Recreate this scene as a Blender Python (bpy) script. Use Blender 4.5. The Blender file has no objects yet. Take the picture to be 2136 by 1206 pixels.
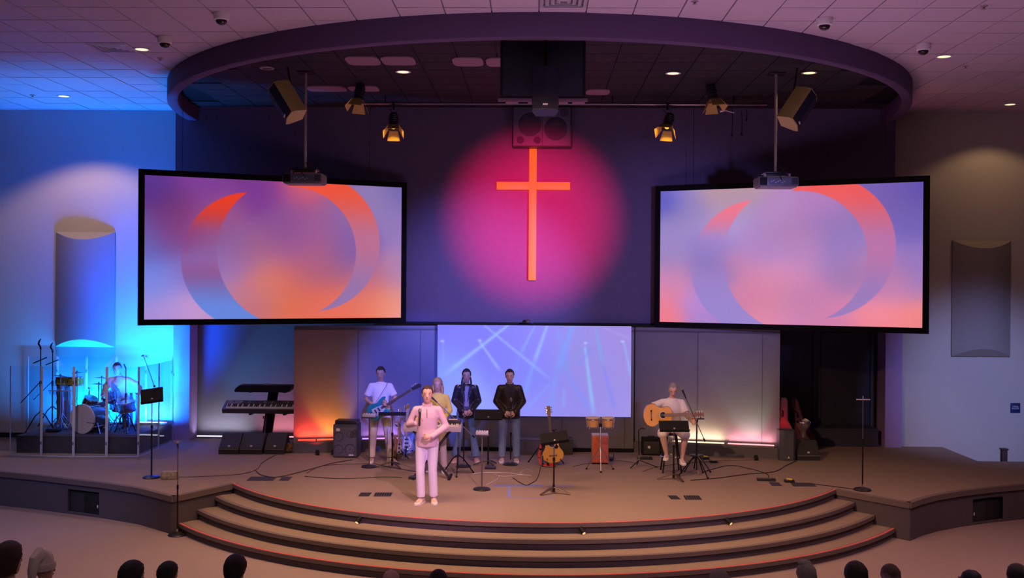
import bpy, bmesh, math, random
import numpy as np
from mathutils import Vector, Matrix, Euler

SC = bpy.context.scene
COL = SC.collection
PI = math.pi
rad = math.radians
random.seed(7)

# ------------------------------------------------------------------ camera
S = 0.58            # stage height above the auditorium floor
EYE = S + 3.25      # height of the camera above the auditorium floor
F = 2190.0          # focal length in pixels of the 2136 x 1206 frame
cam_d = bpy.data.cameras.new('camera')
cam_d.sensor_width = 36.0
cam_d.lens = 36.0 * F / 2136.0
cam_d.clip_end = 200
cam = bpy.data.objects.new('camera', cam_d)
COL.objects.link(cam)
R_CAM = (Matrix.Rotation(rad(1.28), 3, 'Z') @ Matrix.Rotation(rad(90 - 0.2), 3, 'X') @ Matrix.Rotation(rad(0.40), 3, 'Z'))
cam.matrix_world = Matrix.Translation((0, 0, EYE)) @ R_CAM.to_4x4()
SC.camera = cam

def ray(px, py):
    return R_CAM @ Vector(((px - 1068) / F, -(py - 603) / F, -1.0))
def PY(px, py, y):
    """point of the vertical plane Y = y seen at a pixel of the photograph"""
    d = ray(px, py)
    return Vector((0, 0, EYE)) + d * (y / d.y)
def PZ(px, py, z=S):
    """point of the horizontal plane Z = z seen at a pixel"""
    d = ray(px, py)
    return Vector((0, 0, EYE)) + d * ((z - EYE) / d.z)

# ------------------------------------------------------------------ world, colour management
SC.view_settings.view_transform = 'Standard'
SC.view_settings.look = 'None'
SC.view_settings.gamma = 1.0
SC.view_settings.use_curve_mapping = False
SC.view_settings.exposure = 0.0
SC.cycles.transparent_max_bounces = 24
w = bpy.data.worlds.new('world')
SC.world = w
w.use_nodes = True
w.node_tree.nodes['Background'].inputs[0].default_value = (0.55, 0.42, 0.62, 1)
w.node_tree.nodes['Background'].inputs[1].default_value = 0.012

# ------------------------------------------------------------------ house and stage lights
def look_rot(loc, target):
    d = Vector(target) - Vector(loc)
    return d.to_track_quat('-Z', 'Y').to_euler()
def spot(loc, target, color, watt, deg, blend=0.5, size=0.15, name='spot_light'):
    l = bpy.data.lights.new(name, 'SPOT')
    l.color = color; l.energy = watt; l.spot_size = rad(deg); l.spot_blend = blend
    l.shadow_soft_size = size
    o = bpy.data.objects.new(name, l); COL.objects.link(o)
    o.location = loc; o.rotation_euler = look_rot(loc, target)
    return o
def area(loc, target, color, watt, sx, sy, spread=180, name='area_light'):
    l = bpy.data.lights.new(name, 'AREA')
    l.shape = 'RECTANGLE'; l.size = sx; l.size_y = sy
    l.color = color; l.energy = watt; l.spread = rad(spread)
    o = bpy.data.objects.new(name, l); COL.objects.link(o)
    o.location = loc; o.rotation_euler = look_rot(loc, target)
    return o
# front-of-house wash, hung over the audience
spot((-0.4, 6.0, 6.9), (-2.25, 20.2, 2.0), (0.06, 0.12, 1.0), 12500, 12.0, 0.75, 0.10)     # blue wash on the band
spot((1.4, 7.0, 6.9), (-1.7, 16.8, 0.7), (1.0, 0.50, 0.80), 3000, 22, 0.9, 0.12)        # pink front light
spot((-2.5, 8.0, 6.9), (3.2, 17.5, 0.7), (1.0, 0.54, 0.35), 2100, 34, 1.0, 0.12)        # amber wash, right
spot((5.5, 6.0, 6.9), (-1.0, 19.0, 0.8), (0.26, 0.26, 1.0), 700, 40, 1.0, 0.2)         # weak violet
spot((0.1, 10.5, 5.5), (-0.05, 21.0, 5.15), (1.0, 0.005, 0.115), 16500, 22, 1.0, 0.06)     # magenta on the cross
spot((3.6, 8.5, 4.4), (-1.0, 21.0, 3.75), (0.30, 0.28, 1.0), 9000, 20, 1.0, 0.15)        # violet on the upper wall, from the right
spot((4.2, 8.5, 4.6), (2.6, 21.0, 3.9), (0.34, 0.30, 1.0), 2300, 30, 1.0, 0.15)
spot((7.2, 9.5, 6.9), (9.1, 21.7, 1.6), (0.36, 0.42, 1.0), 4600, 21, 1.0, 0.2)         # violet on the right wall
# ceiling lights of the hall, straight down on the floor in front of the stage
area((0, 4, 7.0), (0, 14, 0.0), (0.9, 0.55, 0.60), 80, 9, 3)
area((-1.2, 13.2, 7.0), (-1.0, 14.8, 0.0), (1.0, 0.56, 0.30), 200, 7.5, 1, 90)
area((7.2, 12.6, 7.0), (6.7, 12.9, 0.0), (1.0, 0.50, 0.50), 85, 4, 1, 100)
area((-7.2, 12.6, 7.0), (-6.9, 13.2, 0.0), (0.80, 0.52, 0.62), 45, 4, 1, 110)
area((1.6, 11.0, 0.5), (2.2, 14.5, 7.4), (0.88, 0.48, 0.92), 105, 7, 2, 120)  # unseen upward fill near the floor, brightens the ceiling
# cyan lights behind the drums
spot((-7.75, 20.35, 1.3), (-8.15, 21.75, 2.6), (0.0, 0.07, 1.0), 7500, 92, 1.0, 0.45)
spot((-8.3, 20.2, 1.2), (-8.3, 20.1, 7.4), (0.0, 0.23, 1.0), 3000, 66, 1.0, 0.3)
spot((-7.65, 20.9, 1.5), (-5.4, 22.1, 2.7), (0.0, 0.36, 1.0), 110, 80, 1.0, 0.1)  # added lamp filling the left alcove with cyan
area((-8.72, 21.28, 0.97), (-8.72, 21.66, 1.75), (0.0, 0.22, 1.0), 480, 2.15, 0.06, 170)
spot((-6.5, 8.0, 6.9), (-7.8, 17.3, 0.4), (0.25, 0.40, 1.0), 900, 26, 1.0, 0.2)  # added front lamp standing in for blue spill on the left stage front
spot((-5.0, 9.0, 6.9), (-8.6, 20.2, 1.3), (1.0, 0.66, 0.68), 1300, 12.5, 0.9, 0.15)        # front light on the drum kit


# ------------------------------------------------------------------ materials
MATS = {}
def mat(name, color=(0.5, 0.5, 0.5), rough=0.6, metal=0.0, noise=None, bump=None, emit=None, strength=0.0, coat=0.0, spec=None, alpha=None):
    """procedural principled material; noise = (scale, amount) tints the colour, bump = (scale, strength)"""
    if name in MATS: return MATS[name]
    m = bpy.data.materials.new(name); m.use_nodes = True
    nt = m.node_tree; b = nt.nodes['Principled BSDF']
    b.inputs['Base Color'].default_value = (*color, 1)
    b.inputs['Roughness'].default_value = rough
    b.inputs['Metallic'].default_value = metal
    if spec is not None: b.inputs['Specular IOR Level'].default_value = spec
    if coat: b.inputs['Coat Weight'].default_value = coat
    if emit:
        b.inputs['Emission Color'].default_value = (*emit, 1); b.inputs['Emission Strength'].default_value = strength
    tc = nt.nodes.new('ShaderNodeTexCoord')
    if noise is None: noise = (6.0, 0.10)
    n = nt.nodes.new('ShaderNodeTexNoise'); n.inputs['Scale'].default_value = noise[0]; n.inputs['Detail'].default_value = 5
    nt.links.new(tc.outputs['Object'], n.inputs['Vector'])
    mx = nt.nodes.new('ShaderNodeMix'); mx.data_type = 'RGBA'
    mx.inputs['A'].default_value = (*[c * (1 - noise[1]) for c in color], 1)
    mx.inputs['B'].default_value = (*[min(1, c * (1 + noise[1])) for c in color], 1)
    nt.links.new(n.outputs['Fac'], mx.inputs['Factor']); nt.links.new(mx.outputs['Result'], b.inputs['Base Color'])
    if bump:
        n2 = nt.nodes.new('ShaderNodeTexNoise'); n2.inputs['Scale'].default_value = bump[0]; n2.inputs['Detail'].default_value = 4
        nt.links.new(tc.outputs['Object'], n2.inputs['Vector'])
        bp = nt.nodes.new('ShaderNodeBump'); bp.inputs['Strength'].default_value = bump[1]; bp.inputs['Distance'].default_value = 0.02
        nt.links.new(n2.outputs['Fac'], bp.inputs['Height']); nt.links.new(bp.outputs['Normal'], b.inputs['Normal'])
    MATS[name] = m
    return m
def emis_attr(name, strength):
    m = bpy.data.materials.new(name); m.use_nodes = True
    nt = m.node_tree; nt.nodes.clear()
    o = nt.nodes.new('ShaderNodeOutputMaterial'); e = nt.nodes.new('ShaderNodeEmission')
    a = nt.nodes.new('ShaderNodeAttribute'); a.attribute_name = 'Col'
    nt.links.new(a.outputs['Color'], e.inputs['Color']); e.inputs['Strength'].default_value = strength
    d = nt.nodes.new('ShaderNodeBsdfDiffuse'); d.inputs['Color'].default_value = (0.10, 0.10, 0.10, 1)
    ad = nt.nodes.new('ShaderNodeAddShader'); nt.links.new(e.outputs[0], ad.inputs[0]); nt.links.new(d.outputs[0], ad.inputs[1])
    nt.links.new(ad.outputs[0], o.inputs[0])
    return m
def clear_mat(name, tint=(0.93, 0.97, 1.0), gloss=0.10):
    m = bpy.data.materials.new(name); m.use_nodes = True
    nt = m.node_tree; nt.nodes.clear()
    o = nt.nodes.new('ShaderNodeOutputMaterial'); t = nt.nodes.new('ShaderNodeBsdfTransparent'); t.inputs[0].default_value = (*tint, 1)
    g = nt.nodes.new('ShaderNodeBsdfGlossy'); g.inputs['Roughness'].default_value = 0.04
    mx = nt.nodes.new('ShaderNodeMixShader'); fr = nt.nodes.new('ShaderNodeFresnel'); fr.inputs[0].default_value = 1.45
    mu = nt.nodes.new('ShaderNodeMath'); mu.operation = 'MULTIPLY'; mu.inputs[1].default_value = 0.5
    nt.links.new(fr.outputs[0], mu.inputs[0]); nt.links.new(mu.outputs[0], mx.inputs[0])
    nt.links.new(t.outputs[0], mx.inputs[1]); nt.links.new(g.outputs[0], mx.inputs[2]); nt.links.new(mx.outputs[0], o.inputs[0])
    return m

# ------------------------------------------------------------------ mesh builder
class MB:
    def __init__(self):
        self.v = []; self.f = []; self.m = []
    def add(self, vs, fs, M=None, mi=0):
        b = len(self.v)
        for p in vs:
            p = Vector(p)
            self.v.append(tuple(M @ p) if M is not None else tuple(p))
        for f in fs:
            self.f.append(tuple(b + i for i in f)); self.m.append(mi)
        return self
    def box(self, c, s, M=None, mi=0, bev=0.0):
        """box with centre c and full sizes s; bev chamfers the vertical and horizontal outline"""
        x, y, z = s[0] / 2, s[1] / 2, s[2] / 2
        if bev <= 0:
            vs = [(c[0] + a * x, c[1] + b * y, c[2] + d * z) for a in (-1, 1) for b in (-1, 1) for d in (-1, 1)]
            fs = [(0, 1, 3, 2), (4, 6, 7, 5), (0, 4, 5, 1), (2, 3, 7, 6), (0, 2, 6, 4), (1, 5, 7, 3)]
            return self.add(vs, fs, M, mi)
        bev = min(bev, x * .9, y * .9, z * .9)
        bm = bmesh.new()
        bmesh.ops.create_cube(bm, size=1.0)
        for v in bm.verts: v.co = Vector((v.co.x * s[0] + c[0], v.co.y * s[1] + c[1], v.co.z * s[2] + c[2]))
        bmesh.ops.bevel(bm, geom=bm.edges[:], offset=bev, segments=2, affect='EDGES', profile=0.6)
        bm.verts.index_update()
        vs = [tuple(v.co) for v in bm.verts]; fs = [tuple(v.index for v in f.verts) for f in bm.faces]
        bm.free()
        return self.add(vs, fs, M, mi)
    def rings(self, rings, cap=True, M=None, mi=0, closed=False):
        n = len(rings[0]); vs = [p for r in rings for p in r]; fs = []
        k = len(rings)
        for i in range(k if closed else k - 1):
            for j in range(n):
                a = i * n + j; b = i * n + (j + 1) % n; c = ((i + 1) % k) * n + (j + 1) % n; d = ((i + 1) % k) * n + j
                fs.append((a, b, c, d))
        if cap and not closed:
            fs.append(tuple(reversed(range(n)))); fs.append(tuple((k - 1) * n + j for j in range(n)))
        return self.add(vs, fs, M, mi)
    def tube(self, pts, r, n=8, M=None, mi=0, cap=True, flat=None):
        """tube along points; r a number or one per point; flat=(sx, sy) squashes the section"""
        pts = [Vector(p) for p in pts]
        if not hasattr(r, '__len__'): r = [r] * len(pts)
        rings = []; up = None
        for i, p in enumerate(pts):
            d = (pts[min(i + 1, len(pts) - 1)] - pts[max(i - 1, 0)])
            if d.length < 1e-9: d = Vector((0, 0, 1))
            d.normalize()
            if up is None:
                a = Vector((0, 0, 1)) if abs(d.z) < 0.9 else Vector((0, 1, 0))
                s = d.cross(a).normalized()
            else:
                s = (up - d * up.dot(d)).normalized()
            up = s
            t = d.cross(s).normalized()
            sx, sy = flat if flat else (1, 1)
            rings.append([tuple(p + s * (math.cos(2 * PI * k / n) * r[i] * sx) + t * (math.sin(2 * PI * k / n) * r[i] * sy)) for k in range(n)])
        return self.rings(rings, cap, M, mi)
    def cyl(self, a, b, r, n=16, M=None, mi=0, r2=None):
        return self.tube([a, b], [r, r if r2 is None else r2], n, M, mi)
    def lathe(self, prof, c=(0, 0, 0), n=20, M=None, mi=0, sx=1, sy=1):
        """profile list of (radius, z) turned about a vertical axis through c"""
        rings = [[(c[0] + max(q, 1e-4) * sx * math.cos(2 * PI * k / n), c[1] + max(q, 1e-4) * sy * math.sin(2 * PI * k / n), c[2] + z) for k in range(n)] for q, z in prof]
        return self.rings(rings, True, M, mi)
    def ell(self, c, r, n=12, m=8, M=None, mi=0):
        rings = []
        for i in range(m + 1):
            a = -PI / 2 + PI * i / m
            q = max(math.cos(a), 0.02)
            rings.append([(c[0] + r[0] * q * math.cos(2 * PI * k / n), c[1] + r[1] * q * math.sin(2 * PI * k / n), c[2] + r[2] * math.sin(a)) for k in range(n)])
        return self.rings(rings, True, M, mi)
    def cap2(self, a, b, ra, rb, M=None, mi=0, n=10):
        """tapered capsule"""
        a = Vector(a); b = Vector(b); d = (b - a)
        if d.length < 1e-6: return self.ell(a, (ra, ra, ra), M=M, mi=mi)
        d.normalize()
        pts = []; rr = []
        for t in (-0.98, -0.7, -0.35, 0):
            pts.append(a + d * ra * t); rr.append(ra * math.sqrt(max(0, 1 - t * t)))
        for t in (0, 0.35, 0.7, 0.98):
            pts.append(b + d * rb * t); rr.append(rb * math.sqrt(max(0, 1 - t * t)))
        return self.tube(pts, rr, n, M, mi)
    def prism(self, poly, y0, y1, M=None, mi=0, axis='y'):
        """closed 2-D outline extruded along an axis"""
        def P(u, v, w):
            return (u, w, v) if axis == 'y' else ((u, v, w) if axis == 'z' else (w, u, v))
        n = len(poly)
        vs = [P(u, v, y0) for u, v in poly] + [P(u, v, y1) for u, v in poly]
        fs = [tuple(range(n)), tuple(reversed(range(n, 2 * n)))] + [(i, (i + 1) % n + 0, (i + 1) % n + n, i + n) for i in range(n)]
        return self.add(vs, fs, M, mi)
    def build(self, name, material, parent=None, smooth=True, angle=35, M=None):
        me = bpy.data.meshes.new(name)
        me.from_pydata(self.v, [], self.f)
        mats = material if isinstance(material, (list, tuple)) else [material]
        for q in mats: me.materials.append(q)
        if len(mats) > 1: me.polygons.foreach_set('material_index', self.m)
        bm = bmesh.new(); bm.from_mesh(me)
        bmesh.ops.recalc_face_normals(bm, faces=bm.faces[:])
        bm.to_mesh(me); bm.free()
        if smooth:
            me.shade_smooth(); me.set_sharp_from_angle(angle=rad(angle))
        o = bpy.data.objects.new(name, me); COL.objects.link(o)
        if parent is not None: o.parent = parent
        if M is not None: o.matrix_local = M
        return o

def tag(o, label=None, cat=None, group=None, kind=None):
    if label: o['label'] = label
    if cat: o['category'] = cat
    if group: o['group'] = group
    if kind: o['kind'] = kind
    return o
def thing(name, label, cat, loc=(0, 0, 0), rz=0.0, group=None, rot=None):
    o = bpy.data.objects.new(name, None); COL.objects.link(o)
    o.empty_display_size = 0.1
    o.location = loc; o.rotation_euler = rot if rot is not None else (0, 0, rz)
    return tag(o, label, cat, group)
def struct(o):
    o['kind'] = 'structure'; return o
def copy_tree(o, parent=None):
    c = o.copy(); COL.objects.link(c)
    if parent is not None: c.parent = parent
    for ch in list(o.children): copy_tree(ch, c)
    return c
def place_copy(o, loc, rz, label):
    c = copy_tree(o); c.location = loc; c.rotation_euler = (0, 0, rz); c['label'] = label
    return c
def voxel(mb, size, smooth_it=3):
    """union of all the shapes in mb as one smooth skin: returns (verts, faces)"""
    me = bpy.data.meshes.new('tmp'); me.from_pydata(mb.v, [], mb.f)
    bm = bmesh.new(); bm.from_mesh(me); bmesh.ops.recalc_face_normals(bm, faces=bm.faces[:]); bm.to_mesh(me); bm.free()
    o = bpy.data.objects.new('tmp', me); COL.objects.link(o)
    r = o.modifiers.new('r', 'REMESH'); r.mode = 'VOXEL'; r.voxel_size = size
    s = o.modifiers.new('s', 'SMOOTH'); s.iterations = smooth_it; s.factor = 0.6
    dg = bpy.context.evaluated_depsgraph_get(); dg.update()
    ev = o.evaluated_get(dg); m2 = ev.to_mesh()
    vs = np.empty(len(m2.vertices) * 3); m2.vertices.foreach_get('co', vs)
    vs = vs.reshape(-1, 3)
    fs = [tuple(p.vertices) for p in m2.polygons]
    ev.to_mesh_clear()
    bpy.data.objects.remove(o); bpy.data.meshes.remove(me)
    return [tuple(v) for v in vs], fs
def quad_text(s, size, material, parent, loc, rot=(PI / 2, 0, 0), name='lettering'):
    c = bpy.data.curves.new(name, 'FONT'); c.body = s; c.size = size; c.align_x = 'CENTER'; c.align_y = 'CENTER'; c.extrude = 0.001
    c.materials.append(material)
    o = bpy.data.objects.new(name, c); COL.objects.link(o)
    dg = bpy.context.evaluated_depsgraph_get(); dg.update()
    me = bpy.data.meshes.new_from_object(o.evaluated_get(dg))
    bpy.data.objects.remove(o)
    n = bpy.data.objects.new(name, me); COL.objects.link(n); n.parent = parent; n.location = loc; n.rotation_euler = rot
    return n

# ------------------------------------------------------------------ shared materials
def carpet(name, color, scale=160):
    m = mat(name, color, 0.95, noise=(scale, 0.35), bump=(scale * 1.2, 0.35), spec=0.1)
    return m
M_CARPET = carpet('stage_carpet', (0.30, 0.225, 0.18))
M_FLOOR = carpet('hall_carpet', (0.33, 0.25, 0.24), 120)
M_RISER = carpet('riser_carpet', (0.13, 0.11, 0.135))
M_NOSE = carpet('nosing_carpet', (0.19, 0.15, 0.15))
M_WALL = mat('painted_wall', (0.50, 0.46, 0.42), 0.8, noise=(2, 0.03), bump=(90, 0.05))
M_BULK = mat('dark_plaster', (0.115, 0.085, 0.17), 0.7, noise=(9, 0.12), bump=(60, 0.25))
M_RING = mat('ring_paint', (0.085, 0.05, 0.12), 0.7, noise=(3, 0.05))
M_TILE = mat('ceiling_tile_white', (0.58, 0.50, 0.54), 0.9, noise=(40, 0.06), bump=(150, 0.2))
M_GRID = mat('ceiling_grid', (0.20, 0.16, 0.19), 0.8)
M_DTILE = mat('ceiling_tile_black', (0.012, 0.008, 0.012), 0.9, noise=(40, 0.1))
M_BLACK = mat('matt_black', (0.010, 0.010, 0.012), 0.6, spec=0.15)
M_BLACKM = mat('black_metal', (0.02, 0.02, 0.022), 0.35, metal=0.6)
M_SATIN = mat('satin_black', (0.025, 0.024, 0.03), 0.4)
M_CHROME = mat('chrome', (0.75, 0.75, 0.78), 0.18, metal=1.0)
M_WHITE = mat('white_paint', (0.75, 0.74, 0.72), 0.5)
M_PANEL = mat('stage_panel', (0.21, 0.195, 0.225), 0.75, noise=(3, 0.08), bump=(40, 0.08))
M_WOOD = mat('pale_wood', (0.52, 0.36, 0.20), 0.5, noise=(12, 0.25))
M_SKIN = mat('skin', (0.62, 0.36, 0.26), 0.55, noise=(8, 0.05))

# ================================================================== THE SETTING
CEIL = EYE + 3.60
LINT = EYE - 0.78            # underside of the upper wall over the stage
Y_UP, Y_SIDE = 21.0, 21.7    # upper wall, side walls

o = MB().box((0, 11.5, -0.05), (30, 23, 0.1)).build('floor', M_FLOOR, smooth=False); struct(o)

def circle3(a, b, c):
    ax, ay, bx, by, cx, cy = a.x, a.y, b.x, b.y, c.x, c.y
    d = 2 * (ax * (by - cy) + bx * (cy - ay) + cx * (ay - by))
    ux = ((ax * ax + ay * ay) * (by - cy) + (bx * bx + by * by) * (cy - ay) + (cx * cx + cy * cy) * (ay - by)) / d
    uy = ((ax * ax + ay * ay) * (cx - bx) + (bx * bx + by * by) * (ax - cx) + (cx * cx + cy * cy) * (bx - ax)) / d
    return Vector((ux, uy, 0)), (Vector((ax, ay, 0)) - Vector((ux, uy, 0))).length
PL = PZ(486, 1009); PR = PZ(1743, 1021); PC = PZ(1118, 1091.5)
ACEN, AR = circle3(PL, PC, PR)
CL = PZ(361, 1036); CR = PZ(1898, 1049)       # front corners of the two wings
NS = 4                                        # risers
RH = S / NS
TREAD = 0.335
def hit(c, r, a, b):
    """where the circle crosses the line a-b (from a outward)"""
    best = None
    for i in range(0, 2001):
        p = a.lerp(b, i / 1000.0); 
        e = abs((Vector((p.x, p.y, 0)) - c).length - r)
        if best is None or e < best[0]: best = (e, p)
    return best[1]
def arc(r, ext=0.0, n=72):
    a = hit(ACEN, r, PL, CL); b = hit(ACEN, r, PR, CR)
    ta = math.atan2(a.y - ACEN.y, a.x - ACEN.x); tb = math.atan2(b.y - ACEN.y, b.x - ACEN.x)
    if ta > 0: ta -= 2 * PI
    if tb > 0: tb -= 2 * PI
    ta -= ext; tb += ext
    return [(ACEN.x + r * math.cos(ta + (tb - ta) * i / n), ACEN.y + r * math.sin(ta + (tb - ta) * i / n)) for i in range(n + 1)]
left_edge = [(-14.0, 19.2), (-11.5, 18.75)] + [tuple(PZ(x, y).xy) for x, y in ((0, 984), (70, 990.5), (135, 998), (215, 1007), (290, 1018))] + [tuple(CL.xy)]
right_edge = [tuple(CR.xy)] + [tuple(PZ(x, y).xy) for x, y in ((1920, 1041), (1955, 1032), (2005, 1024), (2065, 1017), (2136, 1010.5))] + [(11.0, 18.2), (14.0, 18.6)]
front = left_edge + [tuple(p) for p in arc(AR, 0, 96)] + right_edge
back = [(14, 19.95), (8.35, 19.95), (8.35, 21.72), (7.3, 21.72), (7.3, 22.6), (-7.3, 22.6), (-7.3, 21.72), (-9.95, 21.72), (-9.95, 19.95), (-14, 19.95)]
# stage floor and body, with two openings in the front of the wings
mb = MB(); poly = front + back; n = len(poly)
mb.add([(x, y, S) for x, y in poly], [tuple(range(n))])
stage_floor = mb.build('floor_stage', M_CARPET, smooth=False); struct(stage_floor)
def ribbon(path, z0, z1, out=0.0, thick=0.03):
    """upright strip along a path, its outer face moved out by `out` (towards the hall)"""
    P = [Vector((x, y, 0)) for x, y in path]; k = len(P); N = []
    for i in range(k):
        d = (P[min(i + 1, k - 1)] - P[max(i - 1, 0)]).normalized()
        N.append(Vector((d.y, -d.x, 0)))
    rings = []
    for p, q in zip(P, N):
        a = p + q * out; b = p + q * (out - thick)
        rings.append([(a.x, a.y, z0), (a.x, a.y, z1), (b.x, b.y, z1), (b.x, b.y, z0)])
    return MB().rings(rings)
VL = (PY(142, 1015, 17.2).x, PY(222, 1015, 17.2).x); VR = (PY(2026, 1040, 17.2).x, PY(2106, 1040, 17.2).x)
def split_path(path, x0, x1):
    """cut the path at x0 and x1: returns the pieces left, inside and right"""
    L, I, Rr = [], [], []
    def at(x):
        for a, b in zip(path, path[1:]):
            if (a[0] - x) * (b[0] - x) <= 0 and a[0] != b[0]:
                t = (x - a[0]) / (b[0] - a[0]); return (x, a[1] + t * (b[1] - a[1]))
    for p in path:
        (L if p[0] < x0 else I if p[0] < x1 else Rr).append(p)
    return L + [at(x0)], [at(x0)] + I + [at(x1)], [at(x1)] + Rr
def wing(path, V, name, side):
    L, I, Rr = split_path(path, *V)
    r0 = MB()
    for seg, z0, z1 in ((L, 0, S - 0.075), (Rr, 0, S - 0.075), (I, S - 0.17, S - 0.075), (I, 0, 0.04)):
        if len(seg) > 1:
            t = ribbon(seg, z0, z1, 0.0, 0.05); r0.add(t.v, t.f)
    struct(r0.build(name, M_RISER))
    # the dark box behind the opening
    (xa, ya), (xb, yb) = I[0], I[-1]
    d = Vector((xb - xa, yb - ya, 0)).normalized(); nrm = Vector((-d.y, d.x, 0)); bx = MB()
    a = Vector((xa, ya, 0)); b = Vector((xb, yb, 0)); dep = 0.55
    for p, q in ((a, a + nrm * dep), (b, b + nrm * dep), (a + nrm * dep, b + nrm * dep)):
        bx.add([(p.x, p.y, 0.0), (q.x, q.y, 0.0), (q.x, q.y, S - 0.05), (p.x, p.y, S - 0.05)], [(0, 1, 2, 3)])
    bx.add([(p.x, p.y, S - 0.16) for p in (a, b, b + nrm * dep, a + nrm * dep)], [(0, 1, 2, 3)])
    struct(bx.build('trim_opening', M_BLACK, smooth=False))
    return a, b, d, nrm
LV = wing(left_edge, VL, 'wall_stage_left', -1)
RV = wing(right_edge, VR, 'wall_stage_right', 1)
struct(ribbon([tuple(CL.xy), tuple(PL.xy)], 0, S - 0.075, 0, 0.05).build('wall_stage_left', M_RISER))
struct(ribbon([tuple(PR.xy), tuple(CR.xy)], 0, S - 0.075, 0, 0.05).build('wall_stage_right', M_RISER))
for k, path in enumerate((left_edge, [tuple(CL.xy), tuple(PL.xy)], [tuple(PR.xy), tuple(CR.xy)], right_edge)):
    struct(ribbon(path, S - 0.085, S + 0.002, 0.025, 0.09).build('trim_nosing', M_NOSE))
struct(ribbon(left_edge, S - 0.104, S - 0.085, 0.010, 0.03).build('trim_blue_shade', mat('blue_shade', (0.012, 0.045, 0.14), 0.6)))  # strip coloured as the bluish shade under the left nosing
struct(ribbon(right_edge, S - 0.100, S - 0.085, 0.006, 0.03).build('trim_shade_strip', mat('shade_dark', (0.02, 0.016, 0.03), 0.8)))  # strip coloured dark as the shade under the right nosing
# steps: each tread, its riser and its rounded nosing
def arc_ribbon(r, z0, z1, out, thick, ext=0.0):
    return ribbon(arc(r, ext), z0, z1, out, thick)
for i in range(NS):
    r = AR + TREAD * i; z = S - RH * i; ext = 0.0 if i == 0 else 0.012
    step = MB()
    if i:
        outer = arc(r, ext); inner = [(ACEN.x + (x - ACEN.x) * (r - TREAD - 0.12) / r, ACEN.y + (y - ACEN.y) * (r - TREAD - 0.12) / r) for x, y in outer]
        k = len(outer)
        step.add([(x, y, z) for x, y in outer] + [(x, y, z) for x, y in inner], [(q, q + 1, k + q + 1, k + q) for q in range(k - 1)])
        tread = step.build('trim_tread', M_CARPET, smooth=False); struct(tread)
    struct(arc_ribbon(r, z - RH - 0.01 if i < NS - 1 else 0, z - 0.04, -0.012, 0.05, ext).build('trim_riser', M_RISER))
    struct(arc_ribbon(r, z - 0.055, z + 0.0015, 0.018, 0.07, ext).build('trim_nosing', M_NOSE))
    struct(arc_ribbon(r, z - 0.068, z - 0.055, 0.004, 0.02, ext).build('trim_shade_strip', mat('shade_dark', (0.02, 0.016, 0.03), 0.8)))  # dark strip drawing the shade below each step nosing
    if i in (0, NS - 1):
        m_red = mat('red_edge_strip', (0.85, 0.10, 0.09), 0.5, emit=(1.0, 0.08, 0.08), strength=0.10, noise=(3, 0.2))
        struct(arc_ribbon(r, z - 0.001, z + 0.006, 0.0, 0.022, ext).build('trim_red_edge', m_red))

# side walls
for name, x0, x1 in (('wall_left', -14, -7.3), ('wall_right', 7.3, 14)):
    struct(MB().box(((x0 + x1) / 2, Y_SIDE + 0.1, CEIL / 2), (x1 - x0, 0.2, CEIL)).build(name, M_WALL, smooth=False))
# upper wall over the stage
struct(MB().box((-0.075, Y_UP + 0.3, (CEIL + LINT) / 2), (14.39, 0.6, CEIL - LINT)).build('wall_back', M_BULK, smooth=False))
struct(MB().box((0.0, Y_UP - 0.012, LINT + 0.02), (14.3, 0.03, 0.04)).build('trim_lintel', M_BLACK, smooth=False))
# side columns under it
M_COLUMN = mat('column_paint', (0.36, 0.24, 0.46), 0.7)
for x in (-7.31, 7.31):
    struct(MB().box((x, 21.8, (S + LINT) / 2), (0.34, 0.5, LINT - S)).build('trim_column', M_COLUMN, smooth=False))
M_ALC = mat('alcove_wall', (0.25, 0.235, 0.25), 0.75, noise=(2, 0.05))
M_NAVY = mat('alcove_dark', (0.045, 0.045, 0.075), 0.7)
struct(MB().box((-5.4, 22.15, (S + LINT) / 2 + 0.2), (4.0, 0.1, LINT - S + 0.4)).build('wall_alcove_left', M_ALC, smooth=False))
struct(MB().box((5.7, 22.45, (S + LINT) / 2 + 0.2), (4.4, 0.1, LINT - S + 0.4)).build('wall_alcove_right', M_NAVY, smooth=False))
struct(MB().box((0, 22.0, LINT + 0.05), (14.4, 1.2, 0.1)).build('ceiling_alcove', M_BLACK, smooth=False))
# door leaves and low ledge in the dark right alcove
struct(MB().box((PY(1762, 900, 22.3).x, 22.36, S + 1.15), (0.98, 0.05, 2.3)).build('door_1', mat('door_navy', (0.03, 0.03, 0.05), 0.5), smooth=False))
struct(MB().box((PY(1700, 900, 22.3).x, 22.36, S + 1.15), (0.08, 0.09, 2.32)).build('trim_1', M_NAVY, smooth=False))
struct(MB().box((PY(1820, 900, 22.3).x, 22.36, S + 1.15), (0.08, 0.09, 2.32)).build('trim_2', M_NAVY, smooth=False))
a, b = PY(1690, 932, 21.6), PY(1832, 932, 21.6)
struct(MB().box(((a.x + b.x) / 2, 21.9, S + 0.17), (b.x - a.x, 0.6, 0.34)).box(((a.x + b.x) / 2, 21.9, S + 0.35), (b.x - a.x, 0.64, 0.03)).build('trim_ledge', M_NAVY, smooth=False))

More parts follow.
